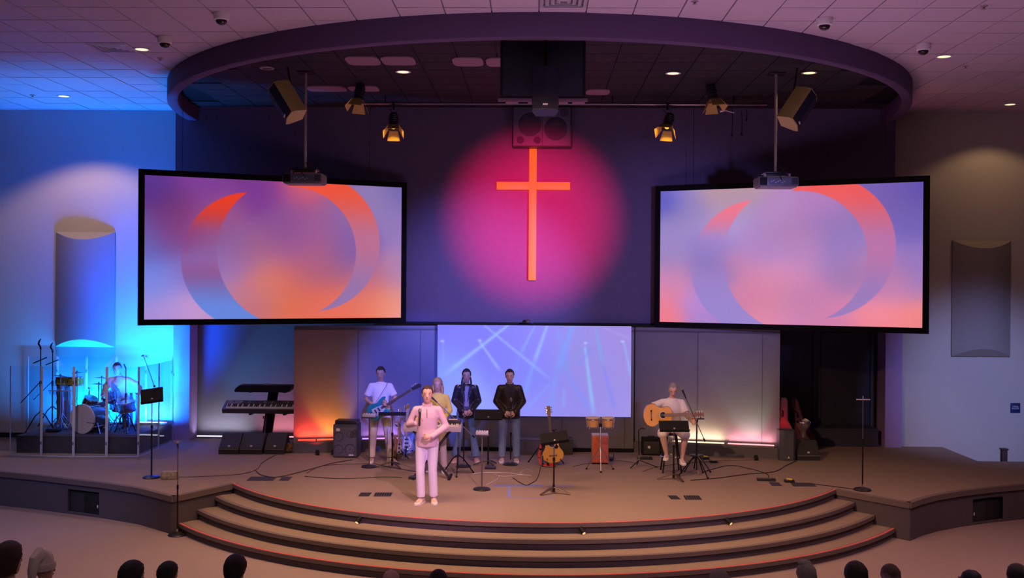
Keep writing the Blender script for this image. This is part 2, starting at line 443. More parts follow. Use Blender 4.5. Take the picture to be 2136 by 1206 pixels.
# panel walls at the back of the stage: centre, left, right
PTOP = LINT - 0.03
A, B = PZ(612, 946), PZ(912, 941); C, D = PZ(1320, 941.5), PZ(1625, 958)
B.y = C.y = (B.y + C.y) / 2
def panel_wall(p, q, name, back=0.16, plinth=True):
    d = Vector((q.x - p.x, q.y - p.y, 0)); L = d.length; d.normalize(); nrm = Vector((-d.y, d.x, 0))
    M = Matrix(((d.x, nrm.x, 0, p.x), (d.y, nrm.y, 0, p.y), (0, 0, 1, S), (0, 0, 0, 1)))
    H = PTOP - S
    w = MB().box((L / 2, back + 0.06, H / 2), (L, 0.12, H), M)
    o = struct(w.build(name, M_PANEL, smooth=False))
    if plinth:
        o2 = MB().box((L / 2, back / 2, 0.10), (L - 0.02, back, 0.20), M).build('trim_plinth', mat('plinth_grey', (0.12, 0.115, 0.13), 0.7), smooth=False)
        struct(o2)
    # cover strip near the top and upright joints
    t = MB().box((L / 2, back - 0.01, H - 0.07), (L, 0.02, 0.03), M)
    struct(t.build('trim_strip', mat('strip_dark', (0.10, 0.095, 0.11), 0.7), smooth=False))
    for k in range(1, int(L / 1.22) + 1):
        struct(MB().box((k * 1.22, back - 0.003, H / 2), (0.012, 0.012, H - 0.1), M).build('trim_joint', mat('strip_dark'), smooth=False))
    return M, L
ML, LL = panel_wall(A, B, 'wall_stage_panel_left')
MR, LR = panel_wall(C, D, 'wall_stage_panel_right')
MC, LC = panel_wall(B, C, 'wall_stage_panel_centre', back=0.02, plinth=False)
struct(MB().box((LC / 2, -0.02, 0.035), (LC, 0.06, 0.07), MC).build('baseboard_back', M_BLACK, smooth=False))
struct(MB().box((-10.3, Y_SIDE - 0.01, S + 0.05), (3, 0.02, 0.1)).build('baseboard_left', M_BLACK, smooth=False))

# ------------------------------------------------------------------ ceiling with its tiles
RA, RB = 7.0, 7.17          # outer half-axes of the ring
def inside_ring(x, y, k=1.0): return (x / (RA * k)) ** 2 + ((y - Y_UP) / (RB * k)) ** 2 < 1
ceiling = struct(MB().box((0, 13.5, CEIL + 0.06), (28, 17, 0.08)).build('ceiling', M_GRID, smooth=False))
TX, TY = 0.62, 0.665
tile_me = MB().box((0, 0, 0), (TX - 0.018, TY - 0.018, 0.022)).build('ceiling_tile', M_TILE, smooth=False)
proto_me = tile_me.data; bpy.data.objects.remove(tile_me)
proto_dk = proto_me.copy(); proto_dk.materials[0] = M_DTILE
diffusers = [PZ(210, 98, CEIL), PZ(1143, 6, CEIL)]
def tile_xy(i, j): return ((i + 0.5) * TX + 0.02, Y_SIDE - 0.10 - (j + 0.5) * TY)
def snap(p):
    i = math.floor((p.x - 0.02) / TX); j = math.floor((Y_SIDE - 0.10 - p.y) / TY); return i, j
dif_ij = [snap(p) for p in diffusers]
for j in range(-1, 14):
    for i in range(-20, 20):
        x, y = tile_xy(i, j)
        if abs(x) > 0.5 * y + 1.0 or y < 12.6: continue
        if (i, j) in dif_ij: continue
        corners = [(x + a * TX / 2, y + b * TY / 2) for a in (-1, 1) for b in (-1, 1)]
        if all(inside_ring(cx, cy, 0.985) for cx, cy in corners): continue
        t = bpy.data.objects.new('ceiling_tile', proto_me); COL.objects.link(t)
        t.parent = ceiling; t.location = (x, y, CEIL + 0.011 + random.uniform(-0.003, 0.003))
# dark ceiling over the stage, inside the ring
arcp = [(RA * 0.99 * math.cos(PI + PI * k / 60), Y_UP + RB * 0.99 * math.sin(PI + PI * k / 60)) for k in range(61)]
mb = MB().prism(arcp, CEIL - 0.04, CEIL - 0.03, axis='z')
dark = struct(mb.build('ceiling_stage', M_BLACK, smooth=False))
for j in range(0, 12):
    for i in range(-12, 12):
        x = (i + 0.5) * TX; y = Y_UP - 0.05 - (j + 0.5) * 0.61
        corners = [(x + a * TX / 2, y + b * TY / 2) for a in (-1, 1) for b in (-1, 1)]
        if not all(inside_ring(cx, cy, 0.985) for cx, cy in corners): continue
        t = bpy.data.objects.new('ceiling_tile', proto_dk); COL.objects.link(t)
        t.parent = dark; t.location = (x, y, CEIL - 0.045); t.scale = (1, 0.61 / TY, 1)
# the ring: a curved soffit
rings = []
for k in range(97):
    th = PI + PI * k / 96; c, s = math.cos(th), math.sin(th)
    def P(off, z): return ((RA - off) * c, Y_UP + (RB - off) * s, z)
    zb = EYE + 3.27
    rings.append([P(0, CEIL + 0.02), P(0, zb + 0.01), P(0.01, zb), P(0.17, zb), P(0.18, zb + 0.01), P(0.18, CEIL + 0.02)])
struct(MB().rings(rings).build('trim_ring', M_RING, angle=50))

# ================================================================== SCREENS
def lin(c):
    c = np.asarray(c, float) / 255.0
    return np.where(c <= 0.04045, c / 12.92, ((c + 0.055) / 1.055) ** 2.4)
def field(ctrl, U, V, asp, sig=0.16):
    """smooth colour field through a few control colours (screen content, sRGB 0-255)"""
    num = np.zeros(U.shape + (3,)); den = np.zeros(U.shape)
    for u, v, col in ctrl:
        wgt = np.exp(-(((U - u) * asp) ** 2 + (V - v) ** 2) / (2 * sig * sig)) + 1e-6 / (0.05 + ((U - u) * asp) ** 2 + (V - v) ** 2)
        num += wgt[..., None] * np.array(col, float); den += wgt
    return num / den[..., None]
def sstep(a, b, x):
    t = np.clip((x - a) / (b - a), 0, 1); return t * t * (3 - 2 * t)
_rng = np.random.RandomState(3)
def wob(U, V, seed):
    r = np.random.RandomState(seed); s = np.zeros(U.shape)
    for k in range(10):
        a = r.uniform(-7, 7); b = r.uniform(4, 16); ph = r.uniform(0, 6.28)
        s += np.sin(a * U * 1.3 + b * V + ph + 1.2 * np.sin(3 * U + ph)) / 10
    return s
def crescent_art(ctrl, topA, midA, botA, topB, midB, botB, seed, ring_mix):
    def fn(U, V):
        asp = 1.87
        w1 = wob(U, V, seed)
        w2 = wob(U * 2.2, V * 1.6, seed + 9)
        base = field(ctrl, U + 0.05 * w1 + .02 * w2, V + 0.05 * w1 + 0.04 * w2, asp, 0.12)
        base = base * (1 + 0.07 * wob(U * 1.5, V, seed + 5))[..., None]
        X = U * asp; Y = V                      # units of picture height
        def C(cx, cy, r, soft=0.004): return sstep(r + soft, r - soft, np.hypot(X - cx, Y - cy))
        # crescents measured on the picture (height of the picture = 1)
        A = C(0.735, 0.58, 0.49) * (1 - C(1.025, 0.515, 0.535))
        B = C(1.19, 0.44, 0.505) * (1 - C(1.035, 0.51, 0.475)) * sstep(0.98, 1.02, X)
        def grad(t, c0, c1, c2):
            c0, c1, c2 = (np.array(c, float) for c in (c0, c1, c2))
            t = t[..., None]
            return np.where(t < 0.5, c0 + (c1 - c0) * sstep(0, 1, t * 2), c1 + (c2 - c1) * sstep(0, 1, t * 2 - 1))
        # colour runs from hot at the top to cool below
        ca = grad(np.clip((Y - 0.10) / 0.85, 0, 1), topA, midA, botA)
        cb = grad(np.clip(Y / 0.85, 0, 1), topB, midB, botB)
        fa = A * (ring_mix * .5 + (1 - ring_mix * .5) * (1 - np.exp(-((Y - 0.48) / 0.17) ** 4))) * 0.95
        out = base * (1 - fa[..., None]) + ca * fa[..., None]
        fb = B * 0.9
        return out * (1 - fb[..., None]) + cb * fb[..., None]
    return fn
LEFT_C = [(0, 0, (84, 48, 140)), (.22, .02, (120, 58, 150)), (.42, .08, (118, 52, 140)), (.58, .02, (215, 90, 110)), (.52, .25, (132, 78, 150)), (.75, .25, (138, 95, 160)),
          (.88, .1, (142, 122, 178)), (1, 0, (112, 102, 175)), (1, .3, (140, 115, 180)), (1, .65, (172, 125, 168)), (1, .95, (232, 150, 118)), (.9, .92, (240, 122, 90)), (.78, .95, (235, 110, 85)),
          (.65, .85, (222, 105, 85)), (.52, .78, (224, 108, 72)), (.44, .68, (222, 125, 92)), (.38, .88, (195, 110, 125)), (.2, .97, (190, 145, 200)), (.06, .95, (168, 140, 212)), (0, .72, (110, 132, 228)),
          (0, .45, (100, 92, 175)), (.08, .25, (112, 50, 118)), (.14, .35, (140, 62, 125)), (.27, .28, (150, 80, 130)), (.3, .5, (140, 95, 165)), (.5, .45, (150, 85, 150)), (.45, .58, (165, 95, 140)), (.58, .6, (165, 88, 130)), (.38, .55, (145, 95, 155)), (.62, .38, (158, 88, 145)), (.78, .5, (120, 88, 168)),
          (.68, .62, (172, 92, 120)), (.3, .66, (160, 118, 172)), (.18, .6, (130, 110, 190)), (.85, .75, (190, 105, 130))]
RIGHT_C = [(0, 0, (84, 84, 190)), (.1, .12, (150, 132, 186)), (.28, 0, (190, 152, 150)), (.3, .2, (165, 140, 195)), (.5, .15, (178, 135, 190)), (.62, .12, (170, 118, 180)), (.9, .08, (118, 95, 178)), (1, 0, (84, 75, 172)),
           (1, .3, (110, 95, 180)), (1, .6, (150, 118, 188)), (1, .95, (238, 132, 130)), (.85, .93, (238, 130, 142)), (.65, .97, (212, 125, 165)), (.5, .7, (200, 132, 178)), (.46, .75, (222, 130, 152)), (.36, .72, (210, 125, 158)),
           (.2, .97, (170, 128, 200)), (0, .95, (236, 118, 128)), (0, .7, (200, 130, 175)), (0, .4, (148, 130, 190)), (.22, .5, (140, 118, 188)), (.4, .45, (168, 128, 190)), (.55, .45, (175, 125, 180)), (.72, .4, (142, 118, 188)),
           (.75, .6, (160, 120, 180)), (.6, .85, (196, 128, 178)), (.85, .7, (190, 125, 175))]
ART_L = crescent_art(LEFT_C, (236, 58, 22), (150, 62, 110), (92, 132, 222), (245, 78, 42), (188, 108, 140), (138, 112, 176), 11, 0.35)
ART_R = crescent_art(RIGHT_C, (240, 112, 128), (150, 122, 190), (146, 128, 200), (246, 84, 76), (185, 112, 165), (145, 120, 188), 4, 0.15)
BEAMS = [  # beams of the projected picture: x0, y0, x1, y1 in photograph pixels, width, colour, strength
    (1062, 676, 925, 785, 5, (150, 190, 255), .75), (1010, 678, 1148, 790, 4, (150, 180, 255), .6), (1000, 712, 1046, 776, 4, (160, 185, 255), .65),
    (1142, 676, 1113, 760, 5, (150, 185, 250), .8), (1113, 760, 1092, 830, 7, (125, 165, 250), .6), (1116, 678, 1085, 740, 4, (135, 170, 235), .6), (1085, 740, 1075, 780, 4, (125, 150, 255), .4),
    (1195, 676, 1160, 780, 9, (120, 160, 250), .7), (1160, 780, 1148, 860, 8, (125, 160, 250), .5), (1165, 690, 1185, 790, 9, (125, 150, 245), .45), (1220, 722, 1240, 870, 5, (145, 190, 245), .8),
    (1241, 680, 1258, 760, 5, (125, 165, 235), .65), (1258, 760, 1285, 860, 6, (125, 135, 245), .5), (1300, 710, 1318, 790, 4, (140, 180, 245), .6), (1218, 720, 1170, 775, 5, (130, 150, 230), .45), (1148, 800, 1096, 856, 4, (130, 165, 250), .55),
    (1185, 780, 1235, 860, 9, (125, 145, 250), .45), (1255, 680, 1318, 706, 3, (180, 155, 235), .5), (1177, 810, 1177, 850, 4, (135, 175, 250), .5), (924, 712, 926, 760, 3, (140, 160, 255), .4), (1205, 760, 1236, 722, 6, (120, 140, 245), .4)]
def beam_art(U, V):
    ctrl = [(0, 0, (116, 112, 246)), (.3, .2, (118, 118, 252)), (0, .6, (128, 150, 255)), (.15, .95, (150, 165, 255)), (.45, .6, (125, 130, 255)), (.5, .1, (132, 128, 245)), (.7, .2, (150, 142, 228)), (.7, .9, (148, 138, 235)),
            (1, 0, (158, 138, 222)), (1, .5, (156, 140, 222)), (1, 1, (158, 146, 232)), (.85, .6, (150, 140, 228)), (.5, .95, (150, 148, 250))]
    out = field(ctrl, U, V, 2.1, 0.22)
    X = 913 + U * 403; Y = 678 + V * 190
    for x0, y0, x1, y1, wd, c, s in BEAMS:
        dx, dy = x1 - x0, y1 - y0; L = math.hypot(dx, dy)
        t = ((X - x0) * dx + (Y - y0) * dy) / (L * L); q = np.abs((X - x0) * dy - (Y - y0) * dx) / L
        m = s * np.exp(-(q / (wd * (0.55 + 0.5 * np.clip(t, 0, 1)))) ** 2) * sstep(-0.03, 0.03, t) * sstep(1.08, 0.75, t)
        out = out * (1 - m[..., None]) + np.array(c, float) * m[..., None]
    for x, y in ((923, 712), (1001, 710), (1221, 714), (1298, 710)):
        m = 0.8 * np.exp(-(((X - x) / 4) ** 2 + ((Y - y) / 2.5) ** 2)); out = out * (1 - m[..., None]) + np.array((185, 200, 255.)) * m[..., None]
    return out
def screen_surface(name, W, H, nx, ny, fn, material, parent, y):
    u = np.linspace(0, 1, nx + 1); v = np.linspace(0, 1, ny + 1); U, V = np.meshgrid(u, v)
    vs = np.stack([(U - .5) * W, np.full(U.shape, y), (.5 - V) * H], -1).reshape(-1, 3)
    idx = np.arange((nx + 1) * (ny + 1)).reshape(ny + 1, nx + 1)
    fs = np.stack([idx[:-1, :-1], idx[1:, :-1], idx[1:, 1:], idx[:-1, 1:]], -1).reshape(-1, 4)
    me = bpy.data.meshes.new(name)
    me.vertices.add(len(vs)); me.vertices.foreach_set('co', vs.ravel())
    me.loops.add(fs.size); me.loops.foreach_set('vertex_index', fs.ravel().astype('i'))
    me.polygons.add(len(fs)); me.polygons.foreach_set('loop_start', np.arange(0, fs.size, 4, dtype='i')); me.polygons.foreach_set('loop_total', np.full(len(fs), 4, 'i'))
    me.update(); me.validate()
    col = lin(np.clip(fn(U, V), 0, 255)).reshape(-1, 3)
    at = me.color_attributes.new('Col', 'FLOAT_COLOR', 'POINT')
    at.data.foreach_set('color', np.concatenate([col, np.ones((len(col), 1))], 1).ravel())
    me.materials.append(material)
    o = bpy.data.objects.new(name, me); COL.objects.link(o); o.parent = parent
    return o
def projection_screen(tl, bl, tr, br, yl, yr, fn, label, strength):
    a = PY(*tl, yl); a2 = PY(*bl, yl); b = PY(*tr, yr); b2 = PY(*br, yr)
    zt = (a.z + b.z) / 2; zb = (a2.z + b2.z) / 2
    W = (Vector((b.x, b.y)) - Vector((a.x, a.y))).length; H = zt - zb
    rz = math.atan2(b.y - a.y, b.x - a.x)
    t = thing('projection_screen', label, 'screen', ((a.x + b.x) / 2, (a.y + b.y) / 2, (zt + zb) / 2), rz)
    fw = 0.105
    m = mat('frame_velvet', (0.008, 0.008, 0.009), 0.9, spec=0.1)
    mb = MB()
    for cx, cz, sx, sz in ((0, H / 2 - fw / 2, W, fw), (0, -H / 2 + fw / 2, W, fw)): mb.box((cx, 0, cz), (sx, 0.06, sz), bev=0.006)
    for cx in (-W / 2 + fw / 2, W / 2 - fw / 2): mb.box((cx, 0, 0), (fw, 0.06, H - 2 * fw), bev=0.006)
    mb.build('frame', m, t)
    MB().box((0, 0.02, 0), (W - .1, 0.01, H - .1)).build('backing', M_BLACK, t, smooth=False)
    screen_surface('screen_surface', W - 2 * fw + .01, H - 2 * fw + .01, 400, 214, fn, emis_attr('picture', strength), t, -0.012)
    MB().cyl((-W * 0.35, 0.03, H / 2), (-W * 0.35, 0.03, CEIL - (zt + zb) / 2), 0.004, 6).build('hanging_wire', M_BLACKM, t)
    MB().cyl((W * 0.35, 0.03, H / 2), (W * 0.35, 0.03, CEIL - (zt + zb) / 2), 0.004, 6).build('hanging_wire', M_BLACKM, t)
    return t
projection_screen((289, 352), (289, 680), (848, 381), (848, 673), 18.45, 20.72, ART_L, 'large black framed screen at left showing an orange and purple crescent, saturated colours', 1.0)
projection_screen((1368, 388), (1368, 683), (1940, 367), (1937, 696), 20.72, 18.50, ART_R, 'large black framed screen at right showing a paler lavender and pink crescent', 1.0)
# picture thrown on a white screen at the back of the stage
YS = B.y - 0.03
a, b = PY(913, 677, YS), PY(1317, 681.5, YS); zt = (a.z + b.z) / 2
zb = (PY(913, 867, YS).z + PY(1317, 870, YS).z) / 2
t = thing('projection_screen', 'frameless low screen at the back centre showing blue light beams', 'screen', ((a.x + b.x) / 2, YS, (zt + zb) / 2))
W, H = b.x - a.x, zt - zb
MB().box((0, 0.025, 0), (W, 0.03, H)).build('backing', M_WHITE, t, smooth=False)
screen_surface('screen_surface', W, H, 300, 140, beam_art, emis_attr('picture_beams', 1.0), t, 0.0)

# ================================================================== CROSS AND LOUDSPEAKERS
t = thing('wall_cross', 'tall glowing orange cross on the dark wall above the stage', 'cross', PY(1111, 448, 20.9))
a, b = PY(1111, 311, 20.9), PY(1111, 585, 20.9); p, q = PY(1036, 388, 20.9), PY(1189, 388, 20.9); k = t.location
m = mat('cross_orange', (0.35, 0.22, 0.01), 0.5, emit=(1.0, 0.13, 0.004), strength=0.75, noise=(3, 0.15))
MB().box((0, 0, (a.z + b.z) / 2 - k.z), (0.148, 0.07, a.z - b.z), bev=0.006).build('upright', m, t)
for sgn, x0, x1 in ((-1, p.x - k.x, -0.076), (1, 0.076, q.x - k.x)):
    MB().box(((x0 + x1) / 2, 0, PY(1111, 388, 20.9).z - k.z), (abs(x1 - x0), 0.07, 0.15), bev=0.006).build('cross_arm', m, t)
for z in (0.6, -0.9): MB().box((0, 0.05, z), (0.05, 0.05, 0.05)).build('wall_mount', M_BLACK, t)

M_GRILLE = mat('speaker_grille', (0.11, 0.10, 0.135), 0.7, noise=(150, 0.4), bump=(300, 0.5))
M_CAB = mat('speaker_cabinet', (0.03, 0.028, 0.035), 0.55, bump=(120, 0.15))
def disc(r, M=None, n=28): return [(r * math.cos(2 * PI * k / n), r * math.sin(2 * PI * k / n)) for k in range(n)]
# wide cabinet fixed on the wall above the cross
a, b = PY(1070, 222, 20.55), PY(1193, 306, 20.55)
t = thing('wall_speaker', 'wide grey loudspeaker cabinet with two large round cones directly above the cross', 'loudspeaker', ((a.x + b.x) / 2, 20.72, (a.z + b.z) / 2))
W, H = b.x - a.x, a.z - b.z
MB().box((0, 0.0, 0), (W, 0.36, H), bev=0.01).build('cabinet', M_CAB, t)
MB().box((-W * 0.01, -0.185, 0), (W * 0.96, 0.012, H * 0.95), bev=0.004).build('grille', mat('cluster_baffle', (0.10, 0.10, 0.16), 0.6), t)
MB().box((0, -0.193, 0), (0.012, 0.006, H * 0.94)).build('centre_joint', M_CAB, t)
for cx, cz, r, nm in ((-0.245, 0.03, .225, 'woofer'), (0.26, -0.05, .225, 'woofer'), (-0.43, -0.27, .07, 'port'), (-0.10, -0.27, .07, 'port'), (0.43, 0.27, .08, 'port'), (0.10, 0.25, .07, 'port')):
    Mr = Matrix.Translation((cx, -0.2, cz)) @ Matrix.Rotation(PI / 2, 4, 'X')
    MB().lathe([(r, -0.012), (r, 0.0), (r * .97, 0.004), (r * .5, 0.003), (0.0, 0.002)], n=28, M=Mr).build(nm, mat('cone_grey', (0.05, 0.04, 0.07), 0.7), t)
# broad black board hung in front of it
a, b = PY(1044, 86, 15.0), PY(1221, 205, 15.0)
t = thing('hanging_baffle', 'broad black panel hanging under the middle of the dark ceiling', 'panel', ((a.x + b.x) / 2, 15.0, (a.z + b.z) / 2))
W, H = b.x - a.x, a.z - b.z
MB().box((0, 0, 0), (W, 0.05, H), bev=0.01).build('board', mat('board_black', (0.008, 0.009, 0.022), 0.6), t)
for x in (-W / 2 + .02, W / 2 - .02): MB().box((x, -0.03, 0), (0.03, 0.02, H), bev=0.004).build('edge_rail', M_BLACK, t)
for x in (-W * .45, W * .45): MB().box((x, 0, H / 2 + (CEIL - 0.06 - a.z) / 2), (0.06, 0.03, CEIL - 0.06 - a.z)).build('hanger', M_BLACK, t)
mb = MB().box((0, -0.02, -H / 2 - 0.03), (W * 1.05, 0.05, 0.045), bev=0.008)
mb.build('lower_rail', mat('rail_mauve', (0.16, 0.09, 0.13), 0.5), t)
for x in (-.36, -.1, .22, .42): MB().box((x * W, -0.03, -H / 2 - 0.065), (W * .15, 0.03, 0.03), bev=0.006).build('fixing_bar', mat('bar_mauve', (0.35, 0.16, 0.18), 0.4), t)

def hung_speaker(loc, w, d, h, rot, label, side_mat, hang_top):
    """portable loudspeaker with rounded front; local -y is the grille side"""
    t = thing('hanging_speaker', label, 'loudspeaker', loc, rot=rot)
    outline = [(-w / 2 * .72, d / 2), (w / 2 * .72, d / 2), (w / 2, -d * .18), (w / 2 * .93, -d * .38), (0, -d / 2), (-w / 2 * .93, -d * .38), (-w / 2, -d * .18)]
    MB().prism(outline, -h / 2, h / 2, axis='z').build('cabinet', side_mat, t, angle=25)
    g = [(-w / 2 * .92, -d * .385), (0, -d * .515), (w / 2 * .92, -d * .385), (w / 2 * .92, -d * .36), (0, -d * .48), (-w / 2 * .92, -d * .36)]
    MB().prism(g, -h / 2 * .95, h / 2 * .95, axis='z').build('grille', mat('hung_grille', (0.012, 0.012, 0.035), 0.6, bump=(200, .4)), t, angle=25)
    MB().box((0, -d * .52, -h * .40), (w * .18, 0.008, 0.022)).build('badge', M_WHITE, t)
    MB().box((0, d / 2 + .02, 0), (w * .3, 0.05, h * .5)).build('back_plate', M_BLACKM, t)
    return t
a, b = PY(1110, 143, 14.55), PY(1165, 237, 14.55)
c = (a + b) / 2
m_dk = mat('hung_cabinet_dark', (0.022, 0.022, 0.04), 0.5)
t = hung_speaker(c, b.x - a.x, 0.32, a.z - b.z, (rad(-10), 0, 0), 'black loudspeaker hanging in front of the broad black panel', m_dk, CEIL)
MB().cyl((0, .12, (a.z - b.z) / 2 - .02), (0, .02, CEIL - c.z - 0.05), 0.018, 8).build('hanging_rod', M_BLACKM, t)
m_side = mat('hung_cabinet_lit_yellow', (0.52, 0.42, 0.13), 0.55)  # yellow lamp light on the pale cabinet put into its colour
for (px, py, Y, tilt, yaw, lab) in ((598, 212, 17.0, 33, 50, 'loudspeaker hung tilted at the left under the ring, its pale side tinted as if lit yellow'), (1664, 226, 17.0, -34, -50, 'loudspeaker hung tilted at the right under the ring, its pale side tinted as if lit yellow')):
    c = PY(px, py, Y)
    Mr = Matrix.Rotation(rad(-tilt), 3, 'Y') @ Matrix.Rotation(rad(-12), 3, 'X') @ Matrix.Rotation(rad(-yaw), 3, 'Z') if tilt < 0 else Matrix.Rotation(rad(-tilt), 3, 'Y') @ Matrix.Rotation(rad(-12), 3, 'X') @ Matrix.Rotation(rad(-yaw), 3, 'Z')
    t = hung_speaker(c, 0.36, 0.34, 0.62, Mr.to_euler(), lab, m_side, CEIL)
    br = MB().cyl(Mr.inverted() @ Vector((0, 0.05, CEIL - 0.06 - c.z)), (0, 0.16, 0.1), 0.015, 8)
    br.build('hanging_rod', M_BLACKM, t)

# ================================================================== PROJECTORS ON POLES
M_PROJ = mat('projector_grey', (0.10, 0.10, 0.125), 0.45)
for px, py, lab in ((636, 374, 'grey video projector on a long ceiling pole in front of the left screen'), (1618, 381, 'grey video projector on a long ceiling pole in front of the right screen')):
    c = PY(px, py, 17.5)
    t = thing('projector', lab, 'projector', c)
    MB().box((0, 0, 0), (0.66, 0.46, 0.165), bev=0.035).build('case', M_PROJ, t)
    MB().box((0, -0.02, -0.085), (0.60, 0.40, 0.02), bev=0.008).build('base_plate', mat('projector_pale', (0.22, 0.20, 0.22), 0.5), t)
    pn = MB().box((0.02, -0.232, 0.0), (0.36, 0.008, 0.10)).build('connector_panel', mat('connector_blue', (0.07, 0.08, 0.12), 0.4), t)
    for k in range(7): MB().box((-0.12 + 0.035 * k, -0.238, 0.02 * math.sin(k * 2.1) - .005), (0.022, 0.008, 0.018)).build('socket', mat('socket_pale', (0.3, 0.32, 0.38), 0.4), pn, smooth=False)
    v = MB()
    for k in range(6): v.box((0.26, -0.232, -0.045 + 0.018 * k), (0.10, 0.008, 0.007))
    v.build('vent_grille', M_BLACK, t)
    MB().box((-0.25, -0.23, 0), (0.12, 0.01, 0.13), bev=0.01).build('end_cover', M_BLACK, t)
    MB().box((0, 0.0, 0.155), (0.44, 0.26, 0.03), bev=0.008).box((0, 0, 0.12), (0.38, .2, 0.02), bev=.005).build('mount_plate', M_BLACKM, t)
    for x in (-0.2, 0.2):
        MB().cyl((x, -0.10, 0.08), (x, -0.10, 0.16), 0.022, 10).build('mount_knob', mat('knob_pink', (0.55, 0.38, 0.38), 0.4), t)
    top = CEIL - 0.05 - c.z
    MB().cyl((0.0, 0.02, 0.15), (0.0, 0.02, top), 0.024, 12).build('pole', mat('pole_grey', (0.30, 0.24, 0.22), 0.45, metal=0.2), t)
    MB().box((0, 0.02, top - 0.012), (0.26, 0.26, 0.025), bev=0.004).build('ceiling_plate', M_BLACKM, t)
    MB().tube([(0.05, -0.23, 0.02), (0.0, -0.29, 0.09), (0.03, -0.26, 0.15), (0.1, -0.15, 0.20), (0.02, 0.0, 0.28)], 0.007, 6).build('cable', M_BLACK, t)

# ================================================================== PIPES AND STAGE LIGHTS
pipe_y = 19.2
for (x0, x1, py, Y, lab) in ((660, 1545, 158, 18.4, 'front black lighting pipe hung across the dark ceiling'), (735, 1600, 217, 19.6, 'rear black lighting pipe hung near the upper wall')):
    a, b = PY(x0, py - 2, Y), PY(x1, py + 2, Y)
    z = (a.z + b.z) / 2
    t = thing('lighting_pipe', lab, 'pipe', ((a.x + b.x) / 2, Y, z))
    L = (b.x - a.x)
    MB().cyl((-L / 2, 0, 0), (L / 2, 0, 0), 0.022, 10).build('tube', mat('pipe_metal', (0.22, 0.17, 0.19), 0.3, metal=0.8), t)
    for k in (-0.42, -0.13, 0.13, 0.42): MB().cyl((L * k, 0, 0), (L * k, 0, CEIL - 0.045 - z), 0.012, 8).build('hanger', M_BLACKM, t)
t = thing('wire_tray', 'dark cable tray running above the rear lighting pipe', 'tray', (PY(1500, 190, 20.3).x, 20.3, PY(1500, 200, 20.3).z))
MB().box((0, 0, 0), (3.4, 0.3, 0.08), bev=.01).build('tray', mat('tray_olive', (0.09, 0.08, 0.07), 0.6), t)
for x in (-1.2, 1.2): MB().cyl((x, 0, 0.03), (x, 0, CEIL - .045 - t.location.z), 0.01, 6).build('hanger', M_BLACKM, t)
M_YEL = mat('barn_door_lit_yellow', (0.68, 0.50, 0.14), 0.5, metal=0.2)  # yellow brightened so the colour itself carries the lamp light
M_LAMP = mat('lamp_glow', (1, 0.6, 0.1), 0.5, emit=(1.0, 0.42, 0.03), strength=1.6)
def stage_light(px, py, Y, aim, roll, lab, pipe_z, glow, color=None, watt=0):
    c = PY(px, py, Y)
    t = thing('stage_light', lab, 'stage light', c, group=None)
    d = Vector(aim).normalized(); Q = d.to_track_quat('-Z', 'Y').to_matrix().to_4x4() @ Matrix.Rotation(rad(roll), 4, 'Z')
    # local -z is the beam
    MB().lathe([(0.05, 0.28), (0.075, 0.26), (0.085, 0.20), (0.085, 0.0), (0.10, -0.02), (0.10, -0.05), (0.08, -0.055)], n=18, M=Q).build('lamp_housing', M_SATIN, t, angle=30)
    fins = MB()
    for k in range(4): fins.lathe([(0.086, 0.05 + k * .045), (0.093, 0.055 + k * .045), (0.093, 0.065 + k * .045), (0.086, 0.07 + k * .045)], n=18, M=Q)
    fins.build('cooling_fins', M_BLACKM, t)
    MB().lathe([(0.0, -0.058), (0.076, -0.052), (0.076, -0.05), (0, -0.05)], n=18, M=Q).build('lens', M_LAMP if glow else mat('lens_dark', (0.3, 0.3, 0.3), 0.1), t)
    for k in range(4):
        Rk = Q @ Matrix.Rotation(PI / 2 * k, 4, 'Z') @ Matrix.Translation((0.10, 0, -0.05)) @ Matrix.Rotation(rad(-28), 4, 'Y')
        f = MB().add([(0, -0.08, 0), (0, 0.08, 0), (0, 0.12, -0.19), (0, -0.12, -0.19), (0.004, -0.08, 0), (0.004, 0.08, 0), (0.004, 0.12, -0.19), (0.004, -0.12, -0.19)],
                     [(0, 1, 2, 3), (7, 6, 5, 4), (0, 4, 5, 1), (1, 5, 6, 2), (2, 6, 7, 3), (3, 7, 4, 0)], M=Rk)
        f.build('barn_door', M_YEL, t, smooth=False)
    yk = MB()
    z1 = pipe_z - c.z
    yk.tube([Q @ Vector((0.11, 0, 0.12)), Vector((0.09, 0, max(0.30, z1 - .1))), Vector((-0.09, 0, max(0.30, z1 - .1))), Q @ Vector((-0.11, 0, 0.12))], 0.008, 6, flat=(1.6, .6))
    yk.build('yoke', M_BLACKM, t)
    MB().cyl((0, 0, max(0.30, z1 - .1) - .01), (0, 0, z1 + 0.02), 0.018, 8).box((0, 0, z1), (0.05, 0.07, 0.07), bev=.008).build('clamp', M_BLACKM, t)
    if glow: spot(c + d * .075, c + d * 2, (1.0, .48, .06), 14, 130, .3, .03, 'stage_light_lamp')
    return t, c
ZF = PY(1100, 158, 18.4).z; ZR = PY(1100, 217, 19.6).z
stage_light(748, 205, 18.4, (-0.1, -0.25, -0.9), 20, 'unlit stage light with open barn doors, leftmost on the front pipe', ZF, False)
stage_light(821, 262, 19.6, (0.05, -0.45, -0.8), 0, 'small stage light glowing amber left of the cross', ZR, True)
stage_light(1392, 262, 19.6, (-0.25, -0.5, -0.8), 10, 'stage light glowing amber right of the cross', ZR, True)
stage_light(1487, 205, 18.4, (0.15, -0.25, -0.9), -20, 'black stage light with glints, right end of the front pipe', ZF, False)
